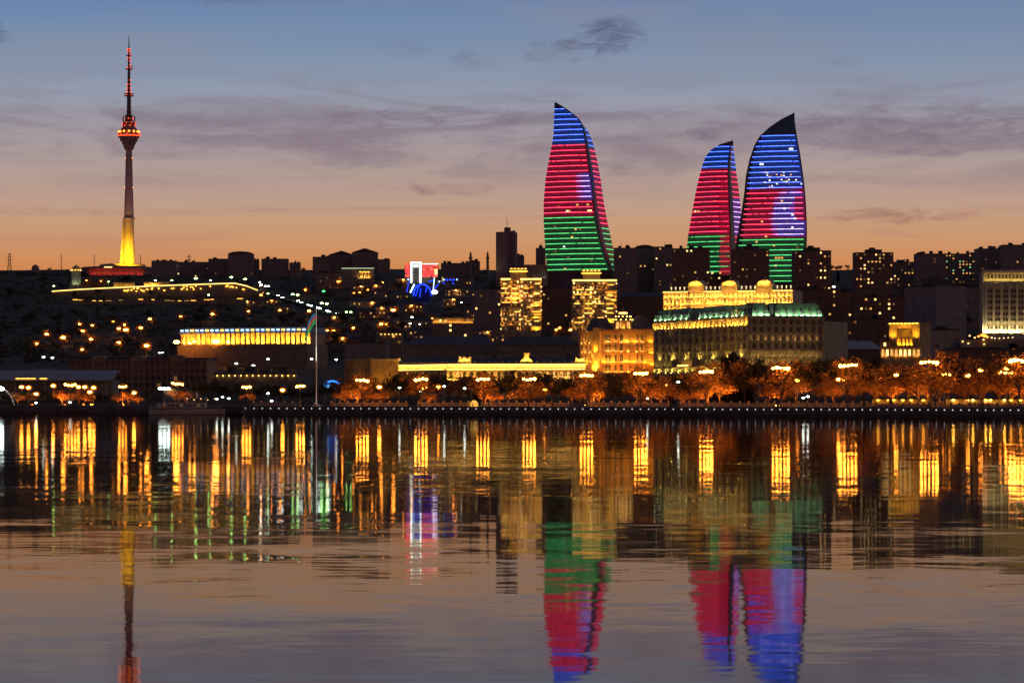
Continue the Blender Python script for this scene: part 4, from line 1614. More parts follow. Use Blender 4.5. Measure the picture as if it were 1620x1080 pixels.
# corner pavilion, proud of both wings
m.box(f1.W - 7.5, f1.W - .3, -1.0, 6, 0, HT + .8, 0, f1)
m.build('wall', mat('hotel limestone', (.40, .36, .24)), ho)
n = 0
for k in range(6):
    z = HT - 1.6 - k * fl if k == 0 else HT - 1.3 - k * fl
    for f, nb in ((f1, NB1), (f2, NB2)):
        for i in range(nb):
            x = f.W * (i + .5) / nb
            y = -1.0 if (f is f1 and x > f.W - 7.5) else 0
            if n < 99 and k < 5:
                win(ho, f, x, z, 1.3, 2.0, 'dark' if R.random() < .95 or f is f2 else 'dim', y)
                n += 1
# mansard roofs with dormers
m = MB()


def mansard(f, x0, x1, y, zb_, h, rake=1.6, deep=11):
    lo = [(x0, y, zb_), (x1, y, zb_), (x1, y + deep, zb_), (x0, y + deep, zb_)]
    hi_ = [(x0 + rake, y + rake, zb_ + h), (x1 - rake, y + rake, zb_ + h), (x1 - rake, y + deep - rake, zb_ + h), (x0 + rake, y + deep - rake, zb_ + h)]
    m.prism(lo, hi_, 0, f)


zr = HT + .85
blocks = [(f1, 0, .15), (f1, .16, .40), (f1, .48, .84), (f1, .85, .99), (f2, .02, .27), (f2, .33, .99)]
for f, a, b_ in blocks:
    mansard(f, f.W * a, f.W * b_, -.1, zr, 4.3 if f is f1 else 5.0)
m.build('mansard_roof', M_copper, ho)
m = MB()
for f, a, b_ in blocks:
    m.box(f.W * a + 1.5, f.W * b_ - 1.5, 1.4, 9, zr + (4.3 if f is f1 else 5.0), zr + (4.7 if f is f1 else 5.4), 0, f)
m.box(f1.W * .41, f1.W * .475, .6, 8, HT + .8, HT + 3.5, 0, f1)
m.box(f2.W * .275, f2.W * .325, .6, 8, HT + .8, HT + 5.5, 0, f2)
m.build('roof_trim', M_roof, ho)
for f, a, b_ in blocks:
    nd = max(2, int(f.W * (b_ - a) / 3.2))
    for i in range(nd):
        x = f.W * (a + (b_ - a) * (i + .5) / nd)
        dm_ = cached('dormer', lambda: MB().box(-.65, .65, -.15, 1.2, 0, 1.9).prism([(-.85, -.3, 1.9), (.85, -.3, 1.9), (0, -.3, 2.7)], [(-.85, 1.8, 1.9), (.85, 1.8, 1.9), (0, 1.8, 2.7)]).mesh('dormer', M_roof))
        put('dormer', dm_, ho, f.pt(x, .25, zr + .3), f.yaw)
    nu = max(2, int(f.W * (b_ - a) / 2.6))
    for i in range(nu):
        x = f.W * (a + (b_ - a) * (i + .5) / nu)
        if n < 200 and (i % 2 == 0 or f is f2):
            uplight(ho, f, x, -.55, HT + .7, 1.4, U_green)
# gold top storey of the left wing
for i in range(26):
    x = f1.W * (i + .5) / 26
    uplight(ho, f1, x, -.8 if x < f1.W - 7.7 else -1.8, HT - 2.95, 1.1, U_goldh)
uplight(ho, f1, f1.W * .86, -1.6, HT + 1.0, 1.6, U_goldh)
# weak gold wash between the windows lower down
for k, zz in enumerate((HT - 22, HT - 16.5)):
    for i in range(NB1 + 1):
        if (i + k) % 2 == 0 or k == 0:
            uplight(ho, f1, min(f1.W - .2, max(.2, f1.W * i / NB1)), -1.0 if i < NB1 - 1 else -2.0, zz, .7, emi('soft gold uplight lens', (1, .64, .11), 420))
for i in (0, 1, 2, 3, 4, 5, 6, 8):
    uplight(ho, f2, f2.W * i / NB2 + .5, -2.2, HT - 20, 1.0, emi('faint gold uplight lens', (1, .55, .1), 75))
put('lamp_strip', cached('hls', lambda: MB().box(-5, 5, -.2, .2, -.3, .3).mesh('lamp_strip', E_goldw)), ho, f1.pt(f1.W * .36, -2, Z(578, 1300) - zo), f1.yaw)
m = MB()
m.box(f1.W * .2, f1.W * .55, -4, 0, Z(581, 1300) - zo, Z(579.5, 1300) - zo, 0, f1)
m.build('entrance_canopy', M_stone, ho)

for k in range(2):
    for i in range(10):
        uplight(ho, f2, f2.W * (i + .02) / NB2 + .05, -1.3, HT - 9.5 - 6.9 * k, .7, emi('dim facade lens', (1, .55, .13), 34))
# ------------------------------------------------------------------ orange domed palace
A, B_, C_ = (X(917, 1300), 1300), (X(952, 1278), 1278), (X(1034, 1272), 1272)
dp = root_for('domed_palace', 'orange lit palace with a ribbed dome lantern left of the green roofed hotel', 'palace', [A, B_, C_])
zo = dp.location[2]
la, lb, lc = local(dp, *A), local(dp, *B_), local(dp, *C_)
f1, f2 = Fr(la, lb), Fr(lb, lc)
dm = 1280
HT = Z(524, dm) - zo
m = MB()
m.prism([(la[0], la[1], 0), (lb[0], lb[1], 0), (lc[0], lc[1], 0), (lc[0] + 1, lc[1] + 26, 0), (la[0] + 1, la[1] + 14, 0)],
        [(la[0], la[1], HT), (lb[0], lb[1], HT), (lc[0], lc[1], HT), (lc[0] + 1, lc[1] + 26, HT), (la[0] + 1, la[1] + 14, HT)])
for f in (f1, f2):
    m.box(-.2, f.W + .3, -.6, .05, HT - .2, HT + .8, 0, f)
    for v_ in (543, 558.5, 575):
        m.box(-.1, f.W + .2, -.3, .05, Z(v_, dm) - zo, Z(v_, dm) - zo + .35, 0, f)
m.box(f1.W * .62, f1.W - .1, -1.0, 1, 0, HT + 1.6, 0, f1)
for q_ in (.32, .52, .66, .84, .995):
    x = f2.W * q_
    m.box(x - .5, x + .3, -.5, .05, 0, HT + .9, 0, f2)
m.build('wall', mat('orange sandstone', (.42, .27, .14), .85, .12), dp)
cols = [(922, f1, 917, 952), (927, f1, 917, 952), (934.5, f1, 917, 952), (959.5, f2, 952, 1034), (964.5, f2, 952, 1034), (974, f2, 952, 1034), (983.5, f2, 952, 1034), (994.5, f2, 952, 1034), (1008, f2, 952, 1034), (1015.5, f2, 952, 1034)]
for v_ in (536, 551, 567.5, 583):
    for u, f, ua, ub in cols:
        x = f.W * (u - ua) / (ub - ua)
        win(dp, f, x, Z(v_, dm) - zo, .95 if u not in (983.5, 994.5) else 1.3, 2.3, 'dark', 0, True)
        uplight(dp, f, x, -.75, Z(v_ + 6.3, dm) - zo, .9, emi('sill uplight lens', (1, .42, .06), 150))
for v_, u in [(575, 970), (575, 989), (575, 1002), (575, 1022), (575, 955), (575, 930), (543, 989), (543, 1002), (543, 1029), (560, 1030), (578, 1031), (562, 940)]:
    f, ua, ub = (f1, 917, 952) if u < 952 else (f2, 952, 1034)
    uplight(dp, f, f.W * (u - ua) / (ub - ua), -1.0, Z(v_, dm) - zo, 1.0, U_ambh)
for v_ in (585, 586.5):
    uplight(dp, f1, f1.W * .82, -2.0 - (v_ - 585), Z(v_, dm) - zo, 2.6, emi('fierce amber lens', (1, .5, .03), 700))
uplight(dp, f1, f1.W * .82, -1.9, Z(556, dm) - zo, 2.6, U_ambh)
# broad amber wash from the forecourt
for q_ in (.12, .3, .5, .7, .9):
    uplight(dp, f2, f2.W * q_, -5.5, Z(592, dm) - zo, 2.0, emi('forecourt floodlight lens', (1, .28, .015), 400), 'floodlight')
for q_ in (.15, .5):
    uplight(dp, f1, f1.W * q_, -5.5, Z(592, dm) - zo, 2.0, emi('forecourt floodlight lens', (1, .28, .015), 400), 'floodlight')
# dark mansard hips each side, dome tower between
m = MB()


def hip(x0, x1, y0, y1, zb_, h, e):
    m.prism([(x0, y0, zb_), (x1, y0, zb_), (x1, y1, zb_), (x0, y1, zb_)], [(x0 + e, y0 + e, zb_ + h), (x1 - e, y0 + e, zb_ + h), (x1 - e, y1 - e, zb_ + h), (x0 + e, y1 - e, zb_ + h)])


xx = lambda u: X(u, dm) - dp.location[0]
yy = lb[1]
hip(xx(926), xx(973), yy + 6, yy + 18, HT + .3, Z(503, dm) - zo - HT, 3.4)
hip(xx(996), xx(1033), yy + 3, yy + 20, HT + .3, Z(499, dm) - zo - HT, 3.2)
m.build('mansard_roof', M_roofb, dp)
cx_, cy_ = xx(986), yy + 4.2
m = MB()
m.lathe([(3.9, HT), (3.9, Z(508, dm) - zo), (4.3, Z(507.6, dm) - zo), (4.3, Z(506.4, dm) - zo)], 14, (cx_, cy_, 0))
m.build('drum', MATS['orange sandstone'], dp)
m = MB()
m.lathe([(4.0, Z(506.4, dm) - zo), (3.7, Z(503, dm) - zo), (2.9, Z(499, dm) - zo), (1.9, Z(497, dm) - zo)], 14, (cx_, cy_, 0))
m.build('dome', M_roof, dp)
m = MB()
m.lathe([(1.5, Z(497, dm) - zo), (1.5, Z(494, dm) - zo), (1.8, Z(493.7, dm) - zo), (1.6, Z(493, dm) - zo), (.3, Z(491, dm) - zo), (.1, Z(485, dm) - zo)], 10, (cx_, cy_, 0))
m.build('lantern', M_stone, dp)
put('lantern_light', MB().lathe([(1.75, -.3), (1.85, 0), (1.75, .3)], 10).mesh('lantern_light', E_goldw), dp, (cx_, cy_, Z(495, dm) - zo))
for i in range(6):
    a = radians(190 + i * 32)
    put('dome_lamp', cached('domel', lambda: MB().ball((0, 0, 0), .32, .32, .32, 6, 4).mesh('dome_lamp', E_goldw)), dp, (cx_ + 4.1 * cos(a), cy_ + 4.1 * sin(a), Z(505.6, dm) - zo))
    put('dome_lamp', CACHE['domel'], dp, (cx_ + 3.3 * cos(a + .2), cy_ + 3.3 * sin(a + .2), Z(500.5, dm) - zo))
for u in (977, 983, 994):
    a = atan2(-1, (u - 986) / 8)
    f = Fr((xx(u) - .5, cy_ - 3.7), (xx(u) + .5, cy_ - 3.7))
    win(dp, f, .5, Z(515, dm) - zo, 1.2, 2.0, 'lit', 0, True)
for u in (975, 986, 997):
    uplight(dp, Fr((xx(u), cy_ - 4.6), (xx(u) + 1, cy_ - 4.6)), 0, 0, HT + 1.0, 1.2, emi('dome uplight lens', AMB, 110))

# ------------------------------------------------------------------ long low palace with a blazing gold cornice
A, M1, B_ = (X(627, 1275), 1275), (X(708, 1235), 1235), (X(927, 1222), 1222)
lp = root_for('low_palace', 'long low palace with a blazing gold cornice half hidden by promenade trees', 'palace', [A, M1, B_])
zo = lp.location[2]
la, lb, lc = local(lp, *A), local(lp, *M1), local(lp, *B_)
f1, f2 = Fr(la, lb), Fr(lb, lc)
dm = 1230
HT = Z(573.5, dm) - zo
m = MB()
m.prism([(la[0], la[1], 0), (lb[0], lb[1], 0), (lc[0], lc[1], 0), (lc[0], lc[1] + 14, 0), (la[0] + 2, la[1] + 8, 0)], [(la[0], la[1], HT), (lb[0], lb[1], HT), (lc[0], lc[1], HT), (lc[0], lc[1] + 14, HT), (la[0] + 2, la[1] + 8, HT)])
for f in (f1, f2):
    m.box(-.2, f.W + .2, -.7, .05, HT - 1.0, HT - .5, 0, f)
    m.box(-.2, f.W + .2, -1.5, .05, HT - 2.9, HT - 2.55, 0, f)
    nb = int(f.W / 2.8)
    for i in range(nb + 1):
        x = f.W * i / nb
        m.box(x - .25, x + .25, -.3, .05, 0, HT - 2.9, 0, f)
        m.box(x - .25, x + .25, -.45, 0.3, HT, HT + .55, 0, f)
m.build('wall', M_stone, lp)
for f in (f1, f2):
    n = int(f.W / 2.2)
    for i in range(n):
        uplight(lp, f, f.W * (i + .5) / n, -1.25, HT - 2.4, 1.2, U_goldh if i % 2 else U_gold)
m = MB()
for f in (f1, f2):
    m.box(0, f.W, -.95, -.72, HT - .95, HT - .62, 0, f)
    m.box(0, f.W, -1.75, -1.52, HT - 2.85, HT - 2.55, 0, f)
m.build('light_line', E_goldw, lp)
m = MB()
xx = lambda u: X(u, dm) - lp.location[0]
m.prism([(la[0] + 3, la[1] + 1, HT), (lb[0], lb[1] + 1.5, HT), (lc[0] - 2, lc[1] + 1.5, HT), (lc[0] - 2, lc[1] + 13, HT), (la[0] + 4, la[1] + 7, HT)],
        [(la[0] + 5, la[1] + 3.5, HT + 2.5), (lb[0], lb[1] + 5, HT + 2.5), (lc[0] - 3, lc[1] + 5, HT + 2.5), (lc[0] - 3, lc[1] + 9, HT + 2.5), (la[0] + 6, la[1] + 5, HT + 2.5)])
m.build('roof', M_roofb, lp)
for i, u in enumerate((752, 760, 766, 774, 787, 800, 806, 843, 852, 864, 870, 877, 884, 893)):
    MB().box(-.5, .5, 0, 1, 0, 1.2).build('chimney', M_stone, lp, (xx(u), lb[1] + 5.5, HT + 2.0))
# roof ornaments
for u, w_, h_, nm in ((735, 24, 1.7, 3), (833, 22, 1.5, 1), (917, 18, 1.4, 2)):
    m = MB()
    x = xx(u)
    y = lb[1] + (lc[1] - lb[1]) * (u - 708) / 219 - .6
    hw = w_ / 2 / F * dm
    m.prism([(x - hw, y, HT), (x + hw, y, HT), (x + hw * .6, y, HT + h_), (x - hw * .6, y, HT + h_)], [(x - hw, y + 1.2, HT), (x + hw, y + 1.2, HT), (x + hw * .6, y + 1.2, HT + h_), (x - hw * .6, y + 1.2, HT + h_)])
    if nm == 3:
        for dx in (-2.2, 0, 2.2):
            m.lathe([(.6, h_), (.6, h_ + .5), (.45, h_ + .8), (.1, h_ + 1.3)], 8, (x + dx, y + .6, HT))
    elif nm == 1:
        m.box(x - 1.05, x + 1.05, y - .1, y + 1.3, HT + h_, HT + h_ + 2.1)
        m.box(x - 1.3, x + 1.3, y - .3, y + 1.5, HT + h_ + 2.1, HT + h_ + 2.4)
    else:
        for dx in (-1.5, 1.2):
            m.lathe([(.5, h_), (.5, h_ + .4), (.1, h_ + 1.0)], 8, (x + dx, y + .6, HT))
    m.build('pediment', M_stone, lp)
    for dx in (-.6, 0, .6):
        uplight(lp, Fr((x + dx * hw, y - 1.0), (x + dx * hw + 1, y - 1.0)), 0, 0, HT + .35, 1.0, U_goldh)
nw = 0
for f, ua, ub in ((f1, 627, 708), (f2, 708, 927)):
    nb = int(f.W / 2.8)
    for i in range(nb):
        x = f.W * (i + .5) / nb
        win(lp, f, x, HT - 5.4, 1.2, 2.4, 'lit' if R.random() < .15 else 'dark', 0, True)
for i in range(14):
    uplight(lp, f2, f2.W * (.0 + .028 * i + .01), -1.0, HT - 7.4, 1.1, U_goldh)
for i in range(8):
    uplight(lp, f2, f2.W * (.5 + .06 * i), -1.0, HT - 6.8, .8, U_gold)

# ------------------------------------------------------------------ mustard hall
A, M1, B_ = (X(545, 1270), 1270), (X(586, 1252), 1252), (X(630, 1262), 1262)
mh = root_for('hall', 'plain mustard walled hall left of the gold cornice palace', 'building', [A, M1, B_])
zo = mh.location[2]
la, lb, lc = local(mh, *A), local(mh, *M1), local(mh, *B_)
HT = Z(570, 1260) - zo
f1, f2 = Fr(la, lb), Fr(lb, lc)
m = MB()
m.prism([(la[0], la[1], 0), (lb[0], lb[1], 0), (lc[0], lc[1], 0), (lc[0] - 4, lc[1] + 12, 0), (la[0] + 3, la[1] + 12, 0)], [(la[0], la[1], HT), (lb[0], lb[1], HT), (lc[0], lc[1], HT), (lc[0] - 4, lc[1] + 12, HT), (la[0] + 3, la[1] + 12, HT)])
for f in (f1, f2):
    for k in range(3):
        m.box(0, f.W, -.15, .02, HT - 2.6 * (k + 1), HT - 2.6 * (k + 1) + .2, 0, f)
m.build('wall', mat('mustard render', (.42, .29, .10)), mh)
m = MB()
for f in (f1, f2):
    m.box(-.2, f.W + .2, -.35, .3, HT, HT + .6, 0, f)
m.build('parapet', M_stone, mh)
for i in range(3):
    uplight(mh, f2, f2.W * (.2 + .3 * i), -4.5, HT - 10.5, 1.6, emi('hall floodlight lens', (1, .42, .05), 130), 'floodlight')
uplight(mh, f1, f1.W * .6, -4.5, HT - 10.5, 1.2, emi('hall floodlight lens', (1, .42, .05), 130), 'floodlight')
for i in range(5):
    win(mh, f1, f1.W * (.14 + .18 * i), HT - 4.2, 1.0, 1.4, 'dark')

# ------------------------------------------------------------------ museum with a row of bluish roof lights and lit columns
d = 1900
p0, p1 = (X(285, d), d), (X(486, d - 40), d - 40)
mu = root_for('museum', 'long low museum with orange lit columns and a row of bluish roof lights', 'building', [p0, p1, (p1[0], d + 30)])
zo = mu.location[2]
lf = Fr((0, 0), (p1[0] - p0[0], p1[1] - p0[1]))
dm = d - 20
zt, zc, zf = Z(518, dm) - zo, Z(527, dm) - zo, Z(545, dm) - zo
MB().box(0, lf.W, 3.4, 22, 0, zc, 0, lf).build('wall', M_stone, mu)
m = MB()
m.prism([lf.pt(*p) for p in ((-1, -1.2, zc), (lf.W + 1, -1.2, zc), (lf.W + 1, 24, zc), (-1, 24, zc))], [lf.pt(*p) for p in ((3, 1, zt), (lf.W, 1, zt), (lf.W, 22, zt), (3, 22, zt))])
m.build('roof', mat('blue grey roof', (.22, .27, .36), .6), mu)
m = MB()
m.box(-1, lf.W + 1, -1.5, 24, 0, zf, 0, lf)
m.build('plinth', M_stoned, mu)
for i in range(26):
    x = lf.W * (.01 + .98 * i / 25)
    MB().box(x - .45, x + .45, -.4, .5, zf, zc, 0, lf).build('column', M_stone, mu)
for i in range(25):
    uplight(mu, lf, lf.W * (i + .5) / 25, 1.8, zf + .3, 2.0, U_ambh if i % 3 else U_sod)
    x = lf.W * (i + .5) / 25
    put('roof_lamp', cached('rl%d' % (i % 3 == 2), lambda: MB().box(-.9, .9, -.3, .3, -.45, .45).mesh('roof_lamp', E_bluew if i % 3 != 2 else E_goldw)), mu, lf.pt(x, -.9, zc + 2.0), lf.yaw)
for u, v_, r_ in ((281, 541, 2.0), (302, 543, .9), (343, 540, 2.2), (363, 541, 1.2), (392, 539, 2.0), (309, 540, 1.0)):
    put('forecourt_lamp', cached(('fl', r_), lambda: MB().ball((0, 0, 0), r_, .6, r_ * .5, 8, 5).mesh('forecourt_lamp', E_sod)), mu, (X(u, d - 8) - p0[0], -14, Z(v_, d - 14) - zo))
    MB().tube((0, 0, 0), (0, 0, Z(v_, d - 14) - zo - 1), .12, .1, 5).build('lamp_pole', M_metal, mu, (X(u, d - 8) - p0[0], -14, 1))

# ------------------------------------------------------------------ dim apartment house with three arched gables
d = 1330
p0, p1 = (X(113, d), d), (X(328, d - 10), d - 10)
ah = root_for('apartment_house', 'wide unlit apartment house with three arched gables behind the left quay', 'building', [p0, p1, (p1[0], d + 16)])
zo = ah.location[2]
lf = Fr((0, 0), (p1[0] - p0[0], p1[1] - p0[1]))
dm = d - 5
H = Z(569, dm) - zo
pu = lambda u: lf.W * (u - 113) / 215
m = MB()
m.box(0, lf.W, 0, 16, 0, H, 0, lf)
for u in (157, 219, 282):
    xa, xb = pu(u - 12), pu(u + 12)
    n = 10
    m.prism([lf.pt((xa + xb) / 2 - (xb - xa) / 2 * cos(pi * i / n), -.8, H + 2.0 * sin(pi * i / n) * (1 if 0 < i < n else 1)) for i in range(n + 1)], [lf.pt((xa + xb) / 2 - (xb - xa) / 2 * cos(pi * i / n), 3, H + 2.0 * sin(pi * i / n)) for i in range(n + 1)])
    m.box(xa, xb, -.8, 0, 0, H, 0, lf)
for k in range(5):
    z = H - .3 - k * 3.1
    m.box(-.3, lf.W + .3, -1.3, 0, z - .2, z + .2, 0, lf)
for i in range(25):
    x = lf.W * i / 24
    m.box(x - .25, x + .25, -1.2, 0, 0, H, 0, lf)
m.build('wall', mat('tan render', (.34, .25, .17)), ah)
MB().box(-.2, lf.W + .2, .3, 16, H, H + .9, 0, lf).build('roof', M_roof, ah)
n = 0
for k in range(4):
    for i in range(24):
        win(ah, lf, lf.W * (i + .5) / 24, H - 1.9 - k * 3.1, 1.5, 1.7, 'dark' if R.random() > .03 else 'dim', -.8 if any(abs(lf.W * (i + .5) / 24 - pu(u)) < pu(125) - .1 for u in (157, 219, 282)) else 0)

# ferry terminal hall with long pale roof
d = 1225
p0, p1 = (X(-60, d), d), (X(180, d), d)
tm_ = root_for('terminal', 'long quay hall with a pale grey curved roof at the left edge', 'building', [p0, p1, (p1[0], d + 25)])
zo = tm_.location[2]
Wd = p1[0] - p0[0]
hz, ht = Z(601, d) - zo, Z(585, d) - zo
MB().box(0, Wd - 1, 3, 25, 0, hz).build('wall', M_stoned, tm_)
m = MB()
n = 8
lo, hi_ = [], []
rprof = [(-2 + 24 * i / n, hz + (ht - hz) * sin(pi / 2 * min(1, (i + .4) / n * 1.2))) for i in range(n + 1)]
pts = rprof + [(y, z - .6) for y, z in reversed(rprof)]
m.prism([(-1, y, z) for y, z in pts], [(Wd, y, z) for y, z in pts])
m.build('roof', M_greyroof, tm_)
for u in (30, 38, 46, 54, 68, 72):
    put('canopy_light', cached('cl', lambda: MB().box(-.9, .9, -.2, .2, -.15, .15).mesh('canopy_light', E_gold)), tm_, (X(u, d) - p0[0], -2.3, Z(598.5, d) - zo))
for i in range(9):
    uplight(tm_, Fr((Wd * (.22 + .085 * i), 1.6), (Wd * (.22 + .085 * i) + 1, 1.6)), 0, 0, .6, 3, U_amb)
for i in range(10):
    MB().tube((Wd * (.05 + .1 * i), -.5, 0), (Wd * (.05 + .1 * i), -.5, hz), .25, .25, 6).build('column', M_stone, tm_)

# ------------------------------------------------------------------ white government house at the right edge
d = 1520
p0, p1 = (X(1557, d), d), (X(1668, d + 1), d + 1)
gh = root_for('government_house', 'white lit government house with tall pilasters, cut by the right edge', 'building', [p0, p1, (p1[0], d + 26)])
zo = gh.location[2]
lf = Fr((0, 0), (p1[0] - p0[0], p1[1] - p0[1]))
pu = lambda u: lf.W * (u - 1557) / 111
HT = Z(428.5, d) - zo
zl = Z(528, d) - zo
m = MB()
m.box(0, lf.W, 0, 10, 0, HT, 0, lf)
m.box(-.9, -.02, -.6, 8, 0, HT - 1, 0, lf)
m.box(-.5, lf.W, -.9, 0, HT - 1.0, HT, 0, lf)
m.box(-.3, lf.W, -.7, 0, Z(447.5, d) - zo, Z(446.2, d) - zo, 0, lf)
for i in range(30):
    m.box(pu(1557 + i * 3.7) - .3, pu(1557 + i * 3.7) + .3, -.5, .3, HT, HT + .9, 0, lf)
for i in range(10):
    x = pu(1560 + i * 12.2)
    m.box(x - .55, x + .55, -.8, 0, zl, Z(447.5, d) - zo, 0, lf)
m.box(-.5, lf.W, -5, 0, 0, zl, 0, lf)
m.build('wall', mat('white limestone', (.50, .45, .34)), gh)
for v_ in (460, 468.5, 477.5, 487, 496, 505, 518):
    for i in range(12):
        for dx in (3.7, 8.5):
            u = 1560 + i * 12.2 + dx
            if u < 1640 and (i < 6):
                win(gh, lf, pu(u), Z(v_, d) - zo, 1.0, 1.6, 'dark')
for i in range(12):
    win(gh, lf, pu(1564 + i * 5.6), Z(438, d) - zo, .9, 1.5, 'dark', 0, True)
for i in range(8):
    uplight(gh, lf, pu(1560 + i * 12.2), -1.6, zl + .3, 1.2, emi('pale pilaster lens', (1, .76, .32), 640))
    uplight(gh, lf, pu(1566 + i * 12.2), -1.0, zl + .3, 1.4, emi('weak pilaster lens', (1, .76, .32), 170))
for i in range(15):
    uplight(gh, lf, pu(1560 + i * 5.4), -1.3, Z(445.6, d) - zo, 1.3, emi('frieze uplight lens', (1, .66, .16), 42))
uplight(gh, lf, -.6, -2.2, zl, 1.4, emi('corner floodlight lens', (1, .82, .45), 420))
for (u, v_, r_) in [(1534, 531, .4), (1542, 534, .4), (1548, 532, .5), (1553, 530, .6), (1558, 531, .8), (1562, 533, .5), (1569, 534, .4), (1556, 537, .4), (1574, 535, .3), (1581, 535, .3), (1588, 534.5, .3), (1595, 534, .3), (1602, 533.5, .3), (1523, 540, .35), (1532, 543, .35), (1557, 544, .35)]:
    put('terrace_lamp', cached(('tl', r_), lambda: MB().ball((0, 0, 0), r_ * 1.3, r_, r_, 8, 5).mesh('terrace_lamp', E_winb if r_ < .5 else E_orl)), gh, (X(u, d - 40) - p0[0], -40, Z(v_, d - 40) - zo))
MB().box(X(1520, d - 40) - p0[0], X(1640, d - 40) - p0[0], -39.5, -6, 0, Z(537.5, d - 40) - zo).build('forecourt', M_stoned, gh)

# ------------------------------------------------------------------ amber portal building
d = 1190
p0, p1 = (X(1407, d), d), (X(1455, d - 6), d - 6)
pt_ = root_for('portal_building', 'amber lit building with a tall recessed portal and arched lower gallery', 'building', [(X(1393, d), d - 4), p1, (p1[0], d + 14)])
zo = pt_.location[2]
ox = p0[0] - pt_.location[0]
oy = p0[1] - pt_.location[1]
lf = Fr((ox, oy), (ox + p1[0] - p0[0], oy - 6))
zz = lambda v_: Z(v_, d) - zo
m = MB()
w_ = lf.W
m.box(0, w_ * .24, 0, 12, 0, zz(513), 0, lf)
m.box(w_ * .76, w_, 0, 12, 0, zz(513), 0, lf)
m.box(w_ * .24, w_ * .76, 0, 12, zz(519.5), zz(513), 0, lf)
m.box(w_ * .24, w_ * .76, 2.2, 12, 0, zz(519.5), 0, lf)
m.box(-.5, w_ + .5, -.9, 12, zz(513), zz(511), 0, lf)
for q_ in (.38, .5, .62):
    m.tube(lf.pt(w_ * q_, 1.0, zz(548)), lf.pt(w_ * q_, 1.0, zz(535)), .35, .3, 8)
m.box(w_ * .24, w_ * .76, .5, 1.6, zz(535), zz(533), 0, lf)
m.box(w_ * .24, w_ * .76, -.6, 2.2, 0, zz(548), 0, lf)
m.build('wall', mat('amber stone', (.45, .32, .16)), pt_)
f0 = Fr((X(1393, d - 5) - pt_.location[0], oy - 5), (X(1457, d - 9) - pt_.location[0], oy - 9))
m = MB()
m.box(0, f0.W, 0, 4.5, 0, zz(551), 0, f0)
m.box(-.4, f0.W + .4, -.5, 4.5, zz(552), zz(550), 0, f0)
m.box(-.2, f0.W * .2, 1, 5, zz(551), zz(540), 0, f0)
m.build('gallery', MATS['amber stone'], pt_)
for i in range(9):
    win(pt_, f0, f0.W * (.06 + .11 * i), zz(559), 1.0, 2.0, 'bright' if 3 < i < 7 or i == 1 else 'lit', 0, True)
for i in range(8):
    x = w_ * (.06 + .125 * i)
    put('cornice_lamp', cached('cor', lambda: MB().box(-.5, .5, -.15, .15, -.25, .25).mesh('cornice_lamp', E_gold)), pt_, lf.pt(x, -1.05, zz(512)), lf.yaw)
uplight(pt_, lf, w_ * .12, -1.6, zz(534), 1.6, U_ambh)
uplight(pt_, lf, w_ * .88, -1.6, zz(534), 1.6, U_ambh)
uplight(pt_, lf, w_ * .5, -1.6, zz(521), 4, U_amb)
for q_ in (.32, .44, .56, .68):
    uplight(pt_, lf, w_ * q_, 1.7, zz(547), .8, U_ambh)
win(pt_, f0, f0.W * .1, zz(545), 1.0, 1.4, 'bright', 1)
for q_ in (.1, .4, .6, .9):
    uplight(pt_, f0, f0.W * q_, -1.1, zz(566), 1.5, U_amb)

# tall grey office block
block('office_block', 'tall plain grey office block with a setback top left of the white government house', 'building', 1433, 1480, 453, 1960, 24, 1930, mat('grey office panels', (.25, .25, .26)), 'penthouse', None, 3.2, 2, None, None, (), 1.5, ('dim',), 3.2, 30)
block('office_block', 'darker side wing of the tall grey office block, facing the white government house', 'building', 1480.3, 1507, 454, 1930, 22, 1950, mat('grey office panels', (.25, .25, .26)), 'flat', None, 3.2, 0, None, None, (), None, ('dim',), 3.2, 16)


# ------------------------------------------------------------------ words for singling out repeats
ORD = ['first', 'second', 'third', 'fourth', 'fifth', 'sixth', 'seventh', 'eighth', 'ninth', 'tenth', 'eleventh', 'twelfth', 'thirteenth', 'fourteenth', 'fifteenth',
       'sixteenth', 'seventeenth', 'eighteenth', 'nineteenth', 'twentieth']
MARKS = [(204, 437, 'the television tower foot'), (120, 450, 'the white terrace pavilion'), (385, 530, 'the columned museum'), (380, 400, 'the drum shaped ridge building'), (568, 432, 'the portico building'),
         (667, 450, 'the blue stage arch'), (500, 495, 'the flag'), (825, 500, 'the left gold tower'), (941, 495, 'the right gold tower'), (586, 580, 'the mustard hall'), (715, 505, 'the lit villa'),
         (1150, 470, 'the pale gold palace'), (1380, 430, 'the lone apartment tower'), (1427, 530, 'the amber portal building'), (1470, 475, 'the grey office block'), (1590, 470, 'the white government house'),
         (985, 520, 'the domed palace'), (220, 585, 'the arched apartment house'), (60, 590, 'the quay terminal hall'), (1330, 550, 'the grey roofed hall')]


def rank_labels(items, phrase):
    """items: list of (u, v); phrase(k, mark) -> label; ranks each item by its distance from the landmark nearest to it"""
    by = {}
    for i, (u, v) in enumerate(items):
        k = min(range(len(MARKS)), key=lambda j: (MARKS[j][0] - u) ** 2 + (MARKS[j][1] - v) ** 2)
        by.setdefault(k, []).append((sqrt((MARKS[k][0] - u) ** 2 + (MARKS[k][1] - v) ** 2), i))
    outl = [None] * len(items)
    for k, lst in by.items():
        for r_, (_, i) in enumerate(sorted(lst)):
            outl[i] = phrase(('' if r_ == 0 else ORD[min(r_, 19)] + ' ') + 'closest', MARKS[k][2])
    return outl


